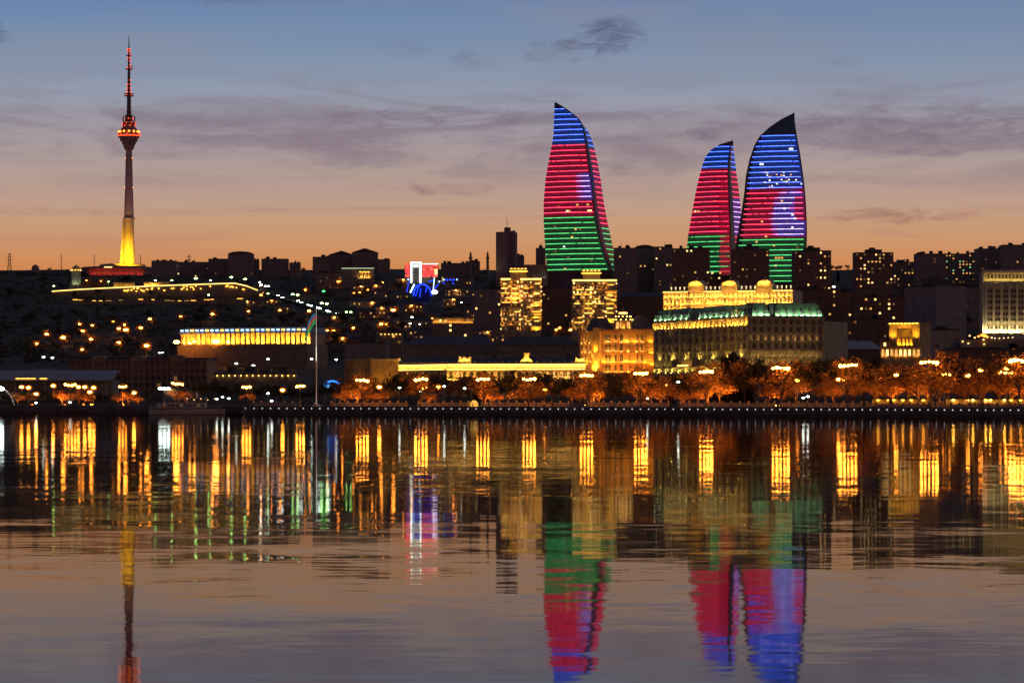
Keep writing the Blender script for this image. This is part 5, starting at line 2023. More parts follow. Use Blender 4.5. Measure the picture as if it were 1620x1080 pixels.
def run_labels(us, marks, phrase, what):
    """labels counted along the quay from the landmark on the left of each item"""
    order = sorted(range(len(us)), key=lambda i: us[i])
    outl = [None] * len(us)
    cnt = {}
    for i in order:
        mk = [m_ for m_ in marks if m_[0] <= us[i]]
        mk = mk[-1] if mk else (0, 'the left edge')
        cnt[mk] = cnt.get(mk, 0) + 1
        outl[i] = phrase(ORD[min(cnt[mk] - 1, 19)], mk[1])
    return outl


QMARKS = [(-200, 'the left edge'), (113, 'the left end of the arched apartment house'), (236, 'the ferry bow'), (356, 'the ferry stern'), (500, 'the flagpole'), (586, 'the front corner of the mustard hall'), (666, 'the double headed mast'), (750, 'the glowing yellow dome tent'),
          (835, 'the square ornament on the gold cornice'), (917, 'the left edge of the domed palace'), (985, 'the dome of the domed palace'), (1034, 'the left edge of the grand hotel'), (1117, 'the mast before the grand hotel'), (1187, 'the front corner of the grand hotel'),
          (1235, 'the brightest mast'), (1303, 'the right end of the green roof'), (1342, 'the mast before the grey roofed hall'), (1395, 'the left edge of the amber portal building'), (1470, 'the mast before the grey office block'),
          (1550, 'the left edge of the white government house')]

# ------------------------------------------------------------------ tall lamp masts along the promenade
M_refl = mat('brown reflector plate', (.011, .008, .006), .8, .1)  # plates added behind lamp heads; their lit face forms a halo
M_haloplates = mat('pale brown reflector plate', (.045, .03, .02), .8, .1)


def mast(u, v, label, off=16, heads=4, lens=E_mast, rad=.5, gap=1.2, arm=True):
    x, y = sh(u, off)
    x = X(u, y)
    zt = Z(v, y)
    o = thing('lamp_mast', label, 'lamp mast', (x, y, DECK), 'tall lamp masts along the promenade')
    h = zt - DECK
    put('pole', MB().tube((0, 0, 0), (0, 0, h - .2), .16, .1, 8).lathe([(.35, 0), (.3, .5), (.2, .9)], 8).mesh('pole', M_metal), o)
    w_ = gap * (heads - 1) / 2
    put('crossbar', cached(('cb', heads, gap), lambda: MB().box(-w_ - .3, w_ + .3, -.08, .08, -.1, .1).mesh('crossbar', M_metal)), o, (0, 0, h + rad * .9))
    hm = cached(('mh', rad, lens.name), lambda: MB().ball((0, 0, 0), rad * .95, rad * .8, rad * .8, 10, 6).mesh('lamp_head', lens))
    for i in range(heads):
        put('lamp_head', hm, o, (-w_ + i * gap, R.uniform(-.3, .3), h + R.uniform(-.28, .28)), 0, R.uniform(.7, 1.1))
    bp = cached(('bp', heads, rad), lambda: MB().ball((0, 0, 0), w_ + rad * 2.0, .12, rad * 2.3, 20, 8).mesh('added_halo', M_refl))
    if v > 604:
        put('added_halo', bp, o, (0, rad * 2.4, h + rad * .2))
    return o


for a in [(111, 609, 'mast lit orange over the terminal hall forecourt at the left', 20, 4, E_sod, .5), (194, 611, 'mast lit orange before the left half of the arched apartment house', 30, 3, E_sod, .45),
          (281, 607, 'mast lit orange right of the white floodlight, behind the ferry', 30, 4, E_sod, .5), (390, 612, 'mast lit orange just right of the ferry stern', 24, 3, E_sod, .45),
          (475, 611, 'mast lit orange close to the left of the flagpole', 24, 3, E_mast, .42),
          (573, 602, 'mast glowing in front of the mustard hall', 9, 4, E_mast, .5), (666, 600, 'upper head of the double headed mast under the left half of the gold cornice', 9, 4, E_mast, .5),
          (764, 600, 'mast glowing below the triple ornament of the gold cornice', 9, 4, E_mast, .5), (837, 600, 'mast glowing below the square ornament of the gold cornice', 9, 4, E_mast, .5),
          (928, 594, 'mast glowing below the left edge of the domed palace', 9, 4, E_mast, .52), (1014, 591, 'mast glowing between the domed palace and the grand hotel', 9, 4, E_mast, .55),
          (1117, 588, 'mast glowing before the gold lit left wing of the grand hotel', 9, 4, E_mast, .55), (1235, 582, 'brightest mast, before the dark right wing of the grand hotel', 8, 5, E_mast, .56),
          (1342, 578, 'mast glowing before the grey roofed hall', 8, 5, E_mast, .55), (1470, 573, 'mast glowing right of the amber portal, over a fiery tree', 8, 5, E_mast, .55),
          (1611, 570, 'mast glowing at the right edge under the white government house', 8, 5, E_mast, .6)]:
    mast(*a)
mast(668, 613, 'lower, smaller twin head beside the double headed mast', 22, 3, E_sod, .5)

# smaller park lamps
PL = [(600, 612, 'o'), (694, 612, 'o'), (862, 617, 'o'), (925, 614, 'o'), (938, 608, 'o'), (1056, 610, 'o'), (1418, 593, 'o'), (1392, 598, 'o'), (1327, 600, 'o'), (1336, 600, 'o'), (1487, 592, 'o'), (1494, 592, 'o'),
      (1501, 593, 'o'), (1531, 594, 'o'), (1551, 586, 'o'), (1583, 589, 'o'), (1591, 590, 'o'), (1599, 591, 'o'), (447, 617, 'o'), (212, 621, 'o'), (34, 612, 'o'), (45, 613, 'o'), (84, 610, 'o'), (124, 612, 'o'), (134, 612, 'o'),
      (148, 613, 'o'), (142, 620, 'o'), (57, 623, 'o'), (1024, 630, 'w'), (1021, 627, 'w'), (1271, 629, 'w'), (1278, 627, 'w'), (57, 637, 'w'), (111, 636, 'w'), (735, 614, 'w'), (1261, 602, 'o'), (1073, 604, 'w'), (1592, 583, 'o'),
      (665, 619, 'w'), (632, 613, 'w'), (703, 611, 'w'), (424, 622, 'w'), (430, 634, 'w'), (1455, 634, 'w'), (1440, 634, 'w'), (352, 628, 'w'), (362, 630, 'w'), (343, 631, 'w')]
labs = [None] * len(PL)
for c in 'ow':
    ix = [i for i, p in enumerate(PL) if p[2] == c]
    ll = run_labels([PL[i][0] + PL[i][1] * .001 for i in ix], QMARKS, lambda n_, mk: '%s small %s park lamp right of %s' % (n_, {'o': 'orange', 'w': 'white'}[c], mk), 'lamp')
    for i, l_ in zip(ix, ll):
        labs[i] = l_
for (u, v, c), lab in zip(PL, labs):
    x, y = sh(u, 30)
    x = X(u, y)
    h = Z(v, y) - DECK
    o = thing('park_lamp', lab, 'lamp', (x, y, DECK), 'small park lamps')
    put('pole', MB().tube((0, 0, 0), (0, 0, h - .3), .08, .06, 6).mesh('pole', M_metal), o)
    r_ = .55 if c == 'o' else .35
    put('lamp_head', cached(('ph', c), lambda: MB().ball((0, 0, 0), r_ * 1.3, r_ * .8, r_ * .7, 8, 5).mesh('lamp_head', E_sod if c == 'o' else E_white)), o, (0, 0, h))
    if c == 'o':
        put('added_halo', cached('pbp', lambda: MB().ball((0, 0, 0), 1.5, .1, 1.05, 14, 6).mesh('added_halo', M_haloplates)), o, (0, .75, h))  # added plate catches the lamp's light as an orange rim

# white floodlights at the left
x, y = sh(3, 18)
x = X(3, y)
o = thing('floodlight_mast', 'very bright white floodlight with a curved white arm at the left edge', 'floodlight', (x, y, DECK))
hz = Z(614.5, y) - DECK
m = MB()
px = [(x_, z_) for x_, z_ in ((1, 0), (6.0, 1), (5.2, 3.4), (3.8, 5.4), (2.0, 6.6), (.2, 6.9))]
pts = [(X(23, y) - x, 0), (X(20, y) - x, hz * .35), (X(15, y) - x, hz * .68), (X(10, y) - x, hz * .88), (0, hz + .1)]
for (a, b_), (c, d_) in zip(pts, pts[1:]):
    m.tube((a, 0, b_), (c, 0, d_), .28, .24, 6)
m.build('arm', M_whitem, o)
put('lamp_head', MB().ball((0, 0, 0), 1.7, .8, .75, 10, 6).mesh('lamp_head', E_whites), o, (-.8, -.3, hz))
x, y = sh(260, 30)
x = X(260, y)
o = thing('floodlight_mast', 'white floodlight bar on a pole above the moored ferry', 'floodlight', (x, y, DECK))
hz = Z(614.5, y) - DECK
MB().tube((0, 0, 0), (0, 0, hz), .15, .1, 6).build('pole', M_metal, o)
for i in range(3):
    put('lamp_head', cached('wf', lambda: MB().ball((0, 0, 0), .75, .5, .4, 8, 5).mesh('lamp_head', E_whites)), o, (-1.5 + 1.5 * i, 0, hz))

# ------------------------------------------------------------------ trees
def mk_tree(seed, h, w, kind):
    rr_ = random.Random(seed)
    tk, cr = MB(), MB()
    th = h * (.3 if kind != 'c' else .12)
    tk.tube((0, 0, -.4), (w * .02, 0, th), h * .022, h * .015, 6)
    if kind == 'c':
        tk.tube((w * .02, 0, th), (0, 0, h * .97), h * .014, .03, 5)
        n = 15
        for j in range(n):
            z = th + (h - th) * j / n
            rad = w / 2 * (1 - j / n) ** .8 + .15
            for i in range(7):
                a = rr_.uniform(0, 2 * pi)
                L = rad * rr_.uniform(.65, 1.12)
                for q_ in range(9):
                    s_ = L * (q_ + rr_.random()) / 9
                    c = Vector((cos(a) * s_ + rr_.gauss(0, .2), sin(a) * s_ + rr_.gauss(0, .2), z - s_ * .25 + rr_.gauss(0, .25)))
                    e = Vector((rr_.gauss(0, 1), rr_.gauss(0, 1), rr_.gauss(0, .6))).normalized() * rr_.uniform(.25, .55)
                    g_ = Vector((rr_.gauss(0, 1), rr_.gauss(0, 1), rr_.gauss(0, .6))).normalized() * rr_.uniform(.15, .35)
                    cr.quad(tuple(c - e), tuple(c - g_), tuple(c + e), tuple(c + g_))
        return tk.mesh('trunk', M_bark), cr.mesh('crown', M_needle)
    nl = 9 if kind != 'b' else 14
    clumps = []
    for i in range(nl):
        a = 2 * pi * i / nl + rr_.uniform(-.4, .4)
        el = rr_.uniform(.25, 1.35)
        L = rr_.uniform(.55, 1.0)
        e = Vector((cos(a) * cos(el) * w * .5 * L, sin(a) * cos(el) * w * .5 * L, th * .9 + (h - th) * (.25 + .7 * sin(el) * L)))
        s0 = Vector((0, 0, th * rr_.uniform(.75, 1.0)))
        mid = s0 * .5 + e * .5 + Vector((0, 0, h * .05))
        tk.tube(tuple(s0), tuple(mid), h * .009, h * .006, 4)
        tk.tube(tuple(mid), tuple(e), h * .006, .03, 4)
        clumps += [(e, rr_.uniform(.13, .22) * w), (mid * .4 + e * .6, rr_.uniform(.1, .2) * w)]
        for q_ in range(3):
            e2 = e + Vector((rr_.gauss(0, .12) * w, rr_.gauss(0, .12) * w, rr_.gauss(0, .07) * h))
            tk.tube(tuple(mid), tuple(e2), h * .004, .02, 3)
            clumps.append((e2, rr_.uniform(.07, .14) * w))
    per = 26 if kind == 'l' else 20
    for c0, r_ in clumps:
        for q_ in range(per):
            dv = Vector((rr_.gauss(0, 1), rr_.gauss(0, 1), rr_.gauss(0, .8)))
            c = c0 + dv * r_ * .55
            if c.z < th * .6:
                continue
            if kind == 'b':       # fine twigs pointing outwards
                ax = (dv.normalized() + Vector((0, 0, .4))).normalized() * rr_.uniform(.35, .8)
                sd_ = ax.cross(Vector((rr_.gauss(0, 1), rr_.gauss(0, 1), rr_.gauss(0, 1)))).normalized() * rr_.uniform(.05, .11)
                cr.quad(tuple(c - ax), tuple(c + sd_), tuple(c + ax), tuple(c - sd_))
            else:
                e = Vector((rr_.gauss(0, 1), rr_.gauss(0, 1), rr_.gauss(0, 1))).normalized() * rr_.uniform(.18, .42)
                g_ = e.cross(Vector((rr_.gauss(0, 1), rr_.gauss(0, 1), rr_.gauss(0, 1)))).normalized() * rr_.uniform(.12, .3)
                cr.quad(tuple(c - e), tuple(c - g_), tuple(c + e), tuple(c + g_))
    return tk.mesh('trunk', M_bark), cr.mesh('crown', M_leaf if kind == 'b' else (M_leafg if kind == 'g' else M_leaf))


PROTO = {'l': [mk_tree(1, 10, 9, 'l'), mk_tree(2, 10, 8, 'l'), mk_tree(3, 10, 10.5, 'l')], 'g': [mk_tree(4, 10, 9, 'g'), mk_tree(5, 10, 10, 'g'), mk_tree(6, 10, 7.5, 'g')],
         'b': [mk_tree(7, 10, 10, 'b'), mk_tree(8, 10, 9, 'b'), mk_tree(9, 10, 11, 'b')], 'c': [mk_tree(10, 10, 4.5, 'c'), mk_tree(11, 10, 3.6, 'c')]}


def tree(label, kind, x, y, z, h, wide=1.0, group=None, idx=None):
    pr = PROTO[kind][R.randrange(len(PROTO[kind])) if idx is None else idx]
    o = thing('tree', label, 'tree', (x, y, z), group, R.uniform(0, 6.28))
    s_ = h / 10
    put('trunk', pr[0], o, (0, 0, 0), 0, (s_ * wide, s_ * wide, s_))
    put('crown', pr[1], o, (0, 0, 0), 0, (s_ * wide, s_ * wide, s_))
    return o


KW = {'l': 'leafy orange tinted tree', 'g': 'dark leafy tree', 'b': 'feathery orange lit tree', 'c': 'pointed dark conifer'}
FIERY = (1008, 1022, 1138, 1120, 1216, 1258, 1352, 1452, 1436, 1468, 1580, 1600, 935, 818, 768, 606, 566, 98, 142, 203, 276)
# (column, top row, kind, metres behind the quay edge, uplit)
T = [(u, v, 'l', off, 0) for u, v, off in [(573, 592, 17), (664, 590, 18), (766, 589, 17), (839, 590, 18), (930, 585, 17), (1012, 580, 17), (1116, 577, 18), (1237, 570, 16), (1340, 566, 17), (1474, 562, 17), (1612, 560, 16), (1550, 572, 20), (1400, 584, 22), (1056, 598, 24), (938, 598, 26)]]  # trees added behind the masts so their lit crowns form halos
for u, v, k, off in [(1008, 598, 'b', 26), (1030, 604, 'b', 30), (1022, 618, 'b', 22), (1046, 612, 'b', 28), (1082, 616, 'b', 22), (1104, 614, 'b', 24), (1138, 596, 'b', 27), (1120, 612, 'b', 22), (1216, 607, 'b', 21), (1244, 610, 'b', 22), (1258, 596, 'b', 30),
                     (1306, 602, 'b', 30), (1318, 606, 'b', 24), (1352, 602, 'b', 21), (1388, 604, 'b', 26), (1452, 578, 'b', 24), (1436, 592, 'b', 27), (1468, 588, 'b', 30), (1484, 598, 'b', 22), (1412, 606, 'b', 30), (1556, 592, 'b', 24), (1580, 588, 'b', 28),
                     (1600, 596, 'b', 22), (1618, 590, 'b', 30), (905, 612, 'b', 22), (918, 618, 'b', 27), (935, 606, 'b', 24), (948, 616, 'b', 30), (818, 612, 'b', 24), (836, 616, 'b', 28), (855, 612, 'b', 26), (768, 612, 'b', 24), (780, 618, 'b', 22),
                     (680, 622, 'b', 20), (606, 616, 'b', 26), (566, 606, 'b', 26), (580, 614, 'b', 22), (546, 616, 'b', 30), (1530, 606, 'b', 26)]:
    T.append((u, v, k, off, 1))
for i, u in enumerate([505, 522, 540, 556, 590, 618, 632, 648, 662, 676, 694, 710, 726, 742, 758, 776, 790, 806, 822, 842, 862, 876, 890, 902, 952, 966, 978, 994, 1040, 1062, 1078, 1092, 1130, 1148, 1178, 1192, 1206, 1222, 1250, 1268, 1282, 1298,
                       1326, 1348, 1366, 1380, 1400, 1418, 1500, 1516, 1538, 1556, 1574, 1590, 1606]):
    top = interp([(500, 606), (545, 600), (600, 602), (625, 588), (680, 588), (720, 594), (800, 588), (850, 586), (900, 592), (960, 590), (1000, 592), (1060, 586), (1100, 590), (1180, 570), (1240, 574), (1300, 570), (1340, 566), (1400, 572), (1440, 572), (1500, 570), (1560, 576), (1620, 574)], u)
    T.append((u, top + R.uniform(-3, 6), R.choice(['g', 'g', 'l']), R.uniform(44, 74), 0))
for u, v in [(1146, 563), (1157, 555), (1166, 560), (1176, 567), (1152, 574), (1186, 574), (752, 604), (1060, 596)]:
    T.append((u, v, 'c', 62 + R.uniform(-6, 8), 0))
for u, v, k, off in [(28, 620, 'b', 26), (48, 622, 'b', 24), (98, 616, 'b', 26), (108, 622, 'b', 30), (126, 618, 'b', 24), (142, 624, 'b', 28), (186, 622, 'b', 24), (203, 620, 'b', 28), (218, 624, 'b', 26), (276, 614, 'b', 34), (296, 617, 'b', 36), (394, 620, 'b', 28)]:
    T.append((u, v, k, off, 1))
for u, v in [(12, 622), (38, 618), (66, 616), (82, 622), (156, 622), (170, 624), (232, 620), (248, 622), (316, 606), (330, 602), (344, 600), (362, 604), (378, 608), (412, 604), (428, 612), (444, 606), (460, 610), (478, 616), (492, 612)]:
    T.append((u, v, 'g', R.uniform(46, 72), 0))
labs = [None] * len(T)
for c in KW:
    ix = [i for i, t_ in enumerate(T) if t_[2] == c]
    ll = run_labels([T[i][0] + T[i][3] * .01 for i in ix], QMARKS, lambda n_, mk: '%s %s right of %s' % (n_, KW[c], mk), 'tree')
    for i, l_ in zip(ix, ll):
        labs[i] = l_
for (u, v, k, off, up), lab in zip(T, labs):
    x, y = sh(u, off)
    x = X(u, y)
    h = max(3.0, Z(v, y) - DECK)
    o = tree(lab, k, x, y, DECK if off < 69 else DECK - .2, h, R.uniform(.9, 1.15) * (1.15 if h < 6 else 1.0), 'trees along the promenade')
    if up:
        bright = u > 980 or R.random() < .5
        f = Fr((-.2, -h * .34), (.8, -h * .34))
        uplight(o, f, 0, 0, .4, 1.2 if bright else .8, U_sod if u in FIERY else U_sodw, 'ground_light')

# ------------------------------------------------------------------ low planter walls, kiosks, tent, stalls, cars and people on the promenade
for u0, u1, lab in [(395, 470, 'low stone planter wall left of the flagpole'), (520, 640, 'low stone planter wall below the mustard hall'), (660, 740, 'low stone planter wall left of the yellow dome tent'), (762, 900, 'low stone planter wall right of the yellow dome tent'),
                    (930, 1060, 'low stone planter wall below the domed palace'), (1080, 1230, 'low stone planter wall below the grand hotel'), (1240, 1370, 'low stone planter wall right of the brightest mast'), (1378, 1500, 'low stone planter wall below the amber portal building')]:
    (xa, ya), (xb, yb) = sh(u0, 12.5), sh(u1, 12.5)
    o = thing('planter_wall', lab, 'planter', (xa, ya, DECK))
    f = Fr((0, 0), (xb - xa, yb - ya))
    m = MB()
    m.box(0, f.W, 0, .5, 0, 1.35, 0, f)
    n = int(f.W / 3)
    for i in range(n + 1):
        m.box(f.W * i / n - .2, f.W * i / n + .2, -.12, .6, 0, 1.95, 0, f)
    m.build('wall', M_stone, o)
for u, w_, lab, br in [(1396, 7, 'open kiosk with an orange lit front below the amber portal building', 0), (1420, 6, 'narrow orange kiosk right of the portal building kiosk', 0), (1450, 8, 'orange lit kiosk under the fiery tree', 0), (1518, 9, 'bright yellow lit kiosk left of the standing people', 1),
                       (1548, 8, 'long yellow lit kiosk right behind the standing people', 1), (1577, 9, 'bright yellow lit kiosk nearest the right edge', 1), (1606, 6, 'orange kiosk cut by the right edge', 0)]:
    x, y = sh(u, 9)
    x = X(u, y)
    o = thing('kiosk', lab, 'kiosk', (x, y, DECK), 'kiosks on the promenade', atan2(-.55, 1))
    hh = 2.5
    m = MB()
    m.box(-w_ / 2, w_ / 2, 1.6, 2.2, 0, hh)
    m.box(-w_ / 2, -w_ / 2 + .2, 0, 1.58, 0, hh)
    m.box(w_ / 2 - .2, w_ / 2, 0, 1.58, 0, hh)
    m.box(-w_ / 2 + .2, w_ / 2 - .2, .1, .4, 0, .9)
    m.build('wall', M_stone, o)
    MB().box(-w_ / 2 - .3, w_ / 2 + .3, -.5, 2.4, hh, hh + .25).build('roof', M_metal, o)
    put('ceiling_light', cached(('kl', br), lambda: MB().box(-.35, .35, .5, .8, hh - .3, hh - .12).mesh('ceiling_light', emi('kiosk lamp %d' % br, (1, .36, .03) if not br else (1, .4, .04), 30 if not br else 70))), o, (-w_ * .25, 0, 0))
    put('ceiling_light', CACHE[('kl', br)], o, (w_ * .25, 0, 0))
    for i in range(3):
        put('counter_goods', cached('goods', lambda: MB().box(-.4, .4, 0, .3, 0, .35).box(-.25, .15, .02, .28, .35, .55).mesh('counter_goods', M_stoned)), o, (-w_ * .3 + i * w_ * .3, .1, .9))
x, y = sh(750, 12)
x = X(750, y)
o = thing('dome_tent', 'small glowing yellow dome tent on the promenade below the gold cornice', 'tent', (x, y, DECK))
m = MB()
m.lathe([(1.35, 0), (1.4, .7), (1.25, 1.3), (.9, 1.8), (.45, 2.1), (.1, 2.2)], 14)
m.build('canopy', emi('glowing tent cloth', (1, .5, .06), .95, .5), o)
m = MB()
for i in range(7):
    a = 2 * pi * i / 7
    for (r0, z0), (r1, z1) in zip([(1.38, 0), (1.43, .7), (1.28, 1.3), (.93, 1.8)], [(1.43, .7), (1.28, 1.3), (.93, 1.8), (.12, 2.22)]):
        m.tube((cos(a) * r0, sin(a) * r0, z0), (cos(a) * r1, sin(a) * r1, z1), .04, .04, 4)
m.build('rib', M_metal, o)
# blue lit canopy right of the flag pole
x, y = sh(526, 60)
x = X(526, y)
o = thing('blue_canopy', 'curved canopy lit bright blue just right of the flagpole', 'canopy', (x, y, DECK), None, .2)
z0 = Z(611, y) - DECK
m = MB()
n = 8
lo = [(-3.2 + 6.4 * i / n, 0, z0 + 2.6 * sin(pi * (.15 + .7 * i / n)) - .9) for i in range(n + 1)]
for k in range(n):
    a, b_ = lo[k], lo[k + 1]
    m.add([a, b_, (b_[0], 4, b_[2] + .5), (a[0], 4, a[2] + .5), (a[0], 0, a[2] + .3), (b_[0], 0, b_[2] + .3), (b_[0], 4, b_[2] + .8), (a[0], 4, a[2] + .8)], [(3, 2, 1, 0), (4, 5, 6, 7), (0, 1, 5, 4), (2, 3, 7, 6)])
m.build('roof', mat('white canopy cloth', (.6, .6, .62)), o)
for i in range(4):
    MB().tube((-2.8 + i * 1.87, .3, 0), (-2.8 + i * 1.87, .3, z0), .1, .1, 5).build('post', M_whitem, o)
m = MB()
for k in range(1, n):
    a, b_ = lo[k - 1], lo[k]
    m.tube((a[0], -.15, a[2] + .2), (b_[0], -.15, b_[2] + .2), .32, .32, 5)
m.build('light_tube', emi('bright blue tube', (.02, .16, 1), 3.0), o)
put('lamp', MB().ball((0, 0, 0), 1.2, .3, .6, 8, 5).mesh('lamp', emi('sky blue lamp', (.1, .45, 1), 4)), o, (-1.8, -.5, z0 + .1))


# cars parked behind the railing on the right
def car(u, off, lab, col, rz):
    x, y = sh(u, off)
    x = X(u, y)
    o = thing('parked_car', lab, 'car', (x, y, DECK), 'cars parked on the promenade', rz)
    pf = [(-2.1, .35), (-2.15, .75), (-1.9, .9), (-1.25, .95), (-.75, 1.42), (.75, 1.45), (1.35, .98), (2.0, .85), (2.15, .6), (2.12, .35)]
    MB().prism([(a, -.85, b_) for a, b_ in pf], [(a, .85, b_) for a, b_ in pf]).build('body', mat('car paint ' + col[0], col[1], .3, .05, 1, 0, .5), o)
    g_ = [(-1.1, .97), (-.72, 1.36), (.7, 1.38), (1.18, 1.0)]
    MB().prism([(a, -.87, b_) for a, b_ in g_], [(a, .87, b_) for a, b_ in g_]).build('window', M_glass, o)
    for sx in (-1.3, 1.35):
        for sy in (-.82, .82):
            MB().tube((sx, sy - .1, .33), (sx, sy + .1, .33), .33, .33, 10).build('wheel', M_cloth, o)
    return o


car(1562, 20, 'dark parked car behind the kiosks below the white government house', ('black', (.03, .03, .035)), .1)
car(1592, 20, 'silver parked car behind the kiosk nearest the right edge', ('silver', (.35, .35, .36)), .1)
car(1268, 18, 'white parked van like car beside the two small white lamps', ('white', (.6, .6, .6)), .2)


# people
def person(u, lab, h=1.72, lean=0.0, arm=.12, step=.1, face=0):
    x, y = sh(u, 2.0)
    x = X(u, y)
    vs = [(0, 0, .93), (0, 0, 1.12), (0, .0, 1.32), (0, 0, 1.46), (0, -.02, 1.54), (0, -.03, 1.66),
          (-.10, 0, .90), (-.11, -step, .50), (-.11, step * .4, .08), (-.11, -.12 + step * .4, .03), (.10, 0, .90), (.11, step, .50), (.11, step * 1.3, .08), (.11, step * 1.3 - .12, .03),
          (-.19, 0, 1.42), (-.24, .02, 1.15), (-.22, -arm, .92), (-.22, -arm - .03, .80), (.19, 0, 1.42), (.24, .02, 1.15), (.22, arm * .3, .92), (.22, arm * .3 - .03, .80)]
    es = [(0, 1), (1, 2), (2, 3), (3, 4), (4, 5), (0, 6), (6, 7), (7, 8), (8, 9), (0, 10), (10, 11), (11, 12), (12, 13), (3, 14), (14, 15), (15, 16), (16, 17), (3, 18), (18, 19), (19, 20), (20, 21)]
    rad = [(.15, .11), (.14, .10), (.17, .11), (.13, .09), (.055, .055), (.095, .11), (.095, .095), (.065, .065), (.045, .045), (.04, .03), (.095, .095), (.065, .065), (.045, .045), (.04, .03),
           (.065, .065), (.045, .045), (.035, .035), (.03, .02), (.065, .065), (.045, .045), (.035, .035), (.03, .02)]
    me = bpy.data.meshes.new('person')
    k = h / 1.75
    me.from_pydata([(a * k + lean * c * .1, b_ * k, c * k) for a, b_, c in vs], es, [])
    me.materials.append(M_cloth)
    o = put('person', me, None, (x, y, DECK), face)
    md = o.modifiers.new('skin', 'SKIN')
    for i, sv in enumerate(me.skin_vertices[0].data):
        sv.radius = (rad[i][0] * k, rad[i][1] * k)
        sv.use_root = (i == 0)
    o.modifiers.new('subd', 'SUBSURF').levels = 1
    tag(o, lab, 'person', 'people on the quay edge')
    hr = MB().ball((lean * .17, .01, 1.69 * k), .10, .115, .10, 8, 6).build('hair', mat('dark hair', (.02, .016, .013)), o)
    hands = MB().ball((lean * .17, -.105 * k, 1.63 * k), .06, .03, .075, 8, 6).build('face', M_skin, o)
    return o


person(1541, 'person in dark clothes standing apart, leftmost of the group on the quay edge', 1.75, .2, .1, .05, .3)
person(1544.5, 'person in dark clothes, second from the left in the group on the quay edge', 1.62, -.1, .2, .12, 2.8)
person(1552, 'person in dark clothes mid stride, third from the left on the quay edge', 1.78, .1, .15, .2, 1.2)
person(1555.5, 'person in dark clothes, rightmost of the group on the quay edge', 1.68, 0, .1, .06, -.5)

for i, u in enumerate((1457, 1462, 1468, 1471, 1480, 1486, 1493, 1497, 1504)):
    o = person(u, 'person in dark clothes strolling below the fiery tree, %s from the left' % ORD[i], R.uniform(1.6, 1.82), R.uniform(-.2, .2), R.uniform(0, .2), R.uniform(.02, .2), R.uniform(-3, 3))
    x, y = sh(u, R.uniform(4, 14))
    o.location = (X(u, y), y, DECK)
    o['group'] = 'people strolling below the fiery tree'
# ------------------------------------------------------------------ flag pole
x, y = sh(500.5, 14)
x = X(500.5, y)
fp = thing('flagpole', 'very tall white flagpole on the promenade', 'flagpole', (x, y, DECK))
hp = Z(491.5, y) - DECK
MB().tube((0, 0, 0), (0, 0, hp), .27, .11, 10).lathe([(1.4, 0), (1.3, .6), (.6, .7), (.5, 1.4)], 12).ball((0, 0, hp + .15), .28).build('pole', M_whitem, fp)
uplight(fp, Fr((-.5, -3), (.5, -3)), 0, 0, .5, 1.0, emi('flagpole uplight lens', (.9, .95, 1), 45))
m = MB()
ns, nt_ = 18, 14
k = y / F
for i in range(ns + 1):
    for j in range(nt_ + 1):
        s_, t_ = i / ns, j / nt_
        du = -17 * (t_ ** .7) * (.7 + .3 * s_)
        dv = 19 * s_ + 31 * t_ * (0.55 + .45 * s_)
        m.v.append((du * k - .35, .5 * sin(t_ * 7 + s_ * 2.2) * t_ * 1.6, hp - .5 - dv * k))
for i in range(ns):
    for j in range(nt_):
        n0 = nt_ + 1
        m.f.append((i * n0 + j, (i + 1) * n0 + j, (i + 1) * n0 + j + 1, i * n0 + j + 1))
        m.m.append(0 if i < 5 else (1 if i < 10 else 2))
fl = m.build('flag', [mat('blue flag cloth', (.02, .28, .55), .8, .05), mat('red flag cloth', (.62, .07, .06), .8, .05), mat('green flag cloth', (.03, .42, .12), .8, .05)], None, (x, y, DECK))
md = fl.modifiers.new('thick', 'SOLIDIFY')
md.thickness = .03
tag(fl, 'limp blue, red and green striped flag hanging from the tall white flagpole', 'flag')
sp = bpy.data.lights.new('flag_floodlight', 'SPOT')
sp.energy = 60000
sp.color = (1, .93, .8)
sp.spot_size = radians(30)
sp.shadow_soft_size = .3
o = bpy.data.objects.new('flag_floodlight', sp)
COL.objects.link(o)
o.parent = fp
o.location = (-6, -9, 1)
o.rotation_euler = (Vector((-1, 0, hp - 6)) - Vector((-6, -9, 1))).to_track_quat('-Z', 'Y').to_euler()

# ------------------------------------------------------------------ ferry moored at the quay
x, y = X(295, 1092), 1092
y = min(y, shore_y(x) - 9)
fe = thing('ferry', 'small white passenger ferry moored along the quay', 'ferry', (x, y, 0))
k = y / F
L = 120 * k
st = [(-.5, .25, .0, 2.9), (-.42, 1.9, -.4, 2.55), (-.3, 2.9, -.5, 2.3), (0, 3.1, -.5, 2.1), (.35, 3.0, -.5, 2.1), (.5, 2.5, -.2, 2.2)]
m = MB()
rings = []
for s_, hw, zk, zt in st:
    rings.append([(s_ * L, -hw, zt), (s_ * L + .2, -hw * .75, .2), (s_ * L + .3, 0, zk), (s_ * L + .2, hw * .75, .2), (s_ * L, hw, zt)])
for a, b_ in zip(rings, rings[1:]):
    m.add(a + b_, [(i, 5 + i, 5 + (i + 1) % 5, (i + 1) % 5) for i in range(5)])
m.add(rings[0], [(0, 1, 2, 3, 4)])
m.add(rings[-1], [(4, 3, 2, 1, 0)])
m.build('hull', M_hull, fe)
MB().box(-L * .49, L * .5, -3.16, -3.02, 2.1, 2.35).build('rub_rail', M_metal, fe)
m = MB()
m.box(-L * .3, L * .26, -2.3, 2.3, 2.1, 4.3)
m.box(-L * .38, -L * .305, -1.8, 1.8, 2.3, 4.0)
m.build('cabin', M_hull, fe)
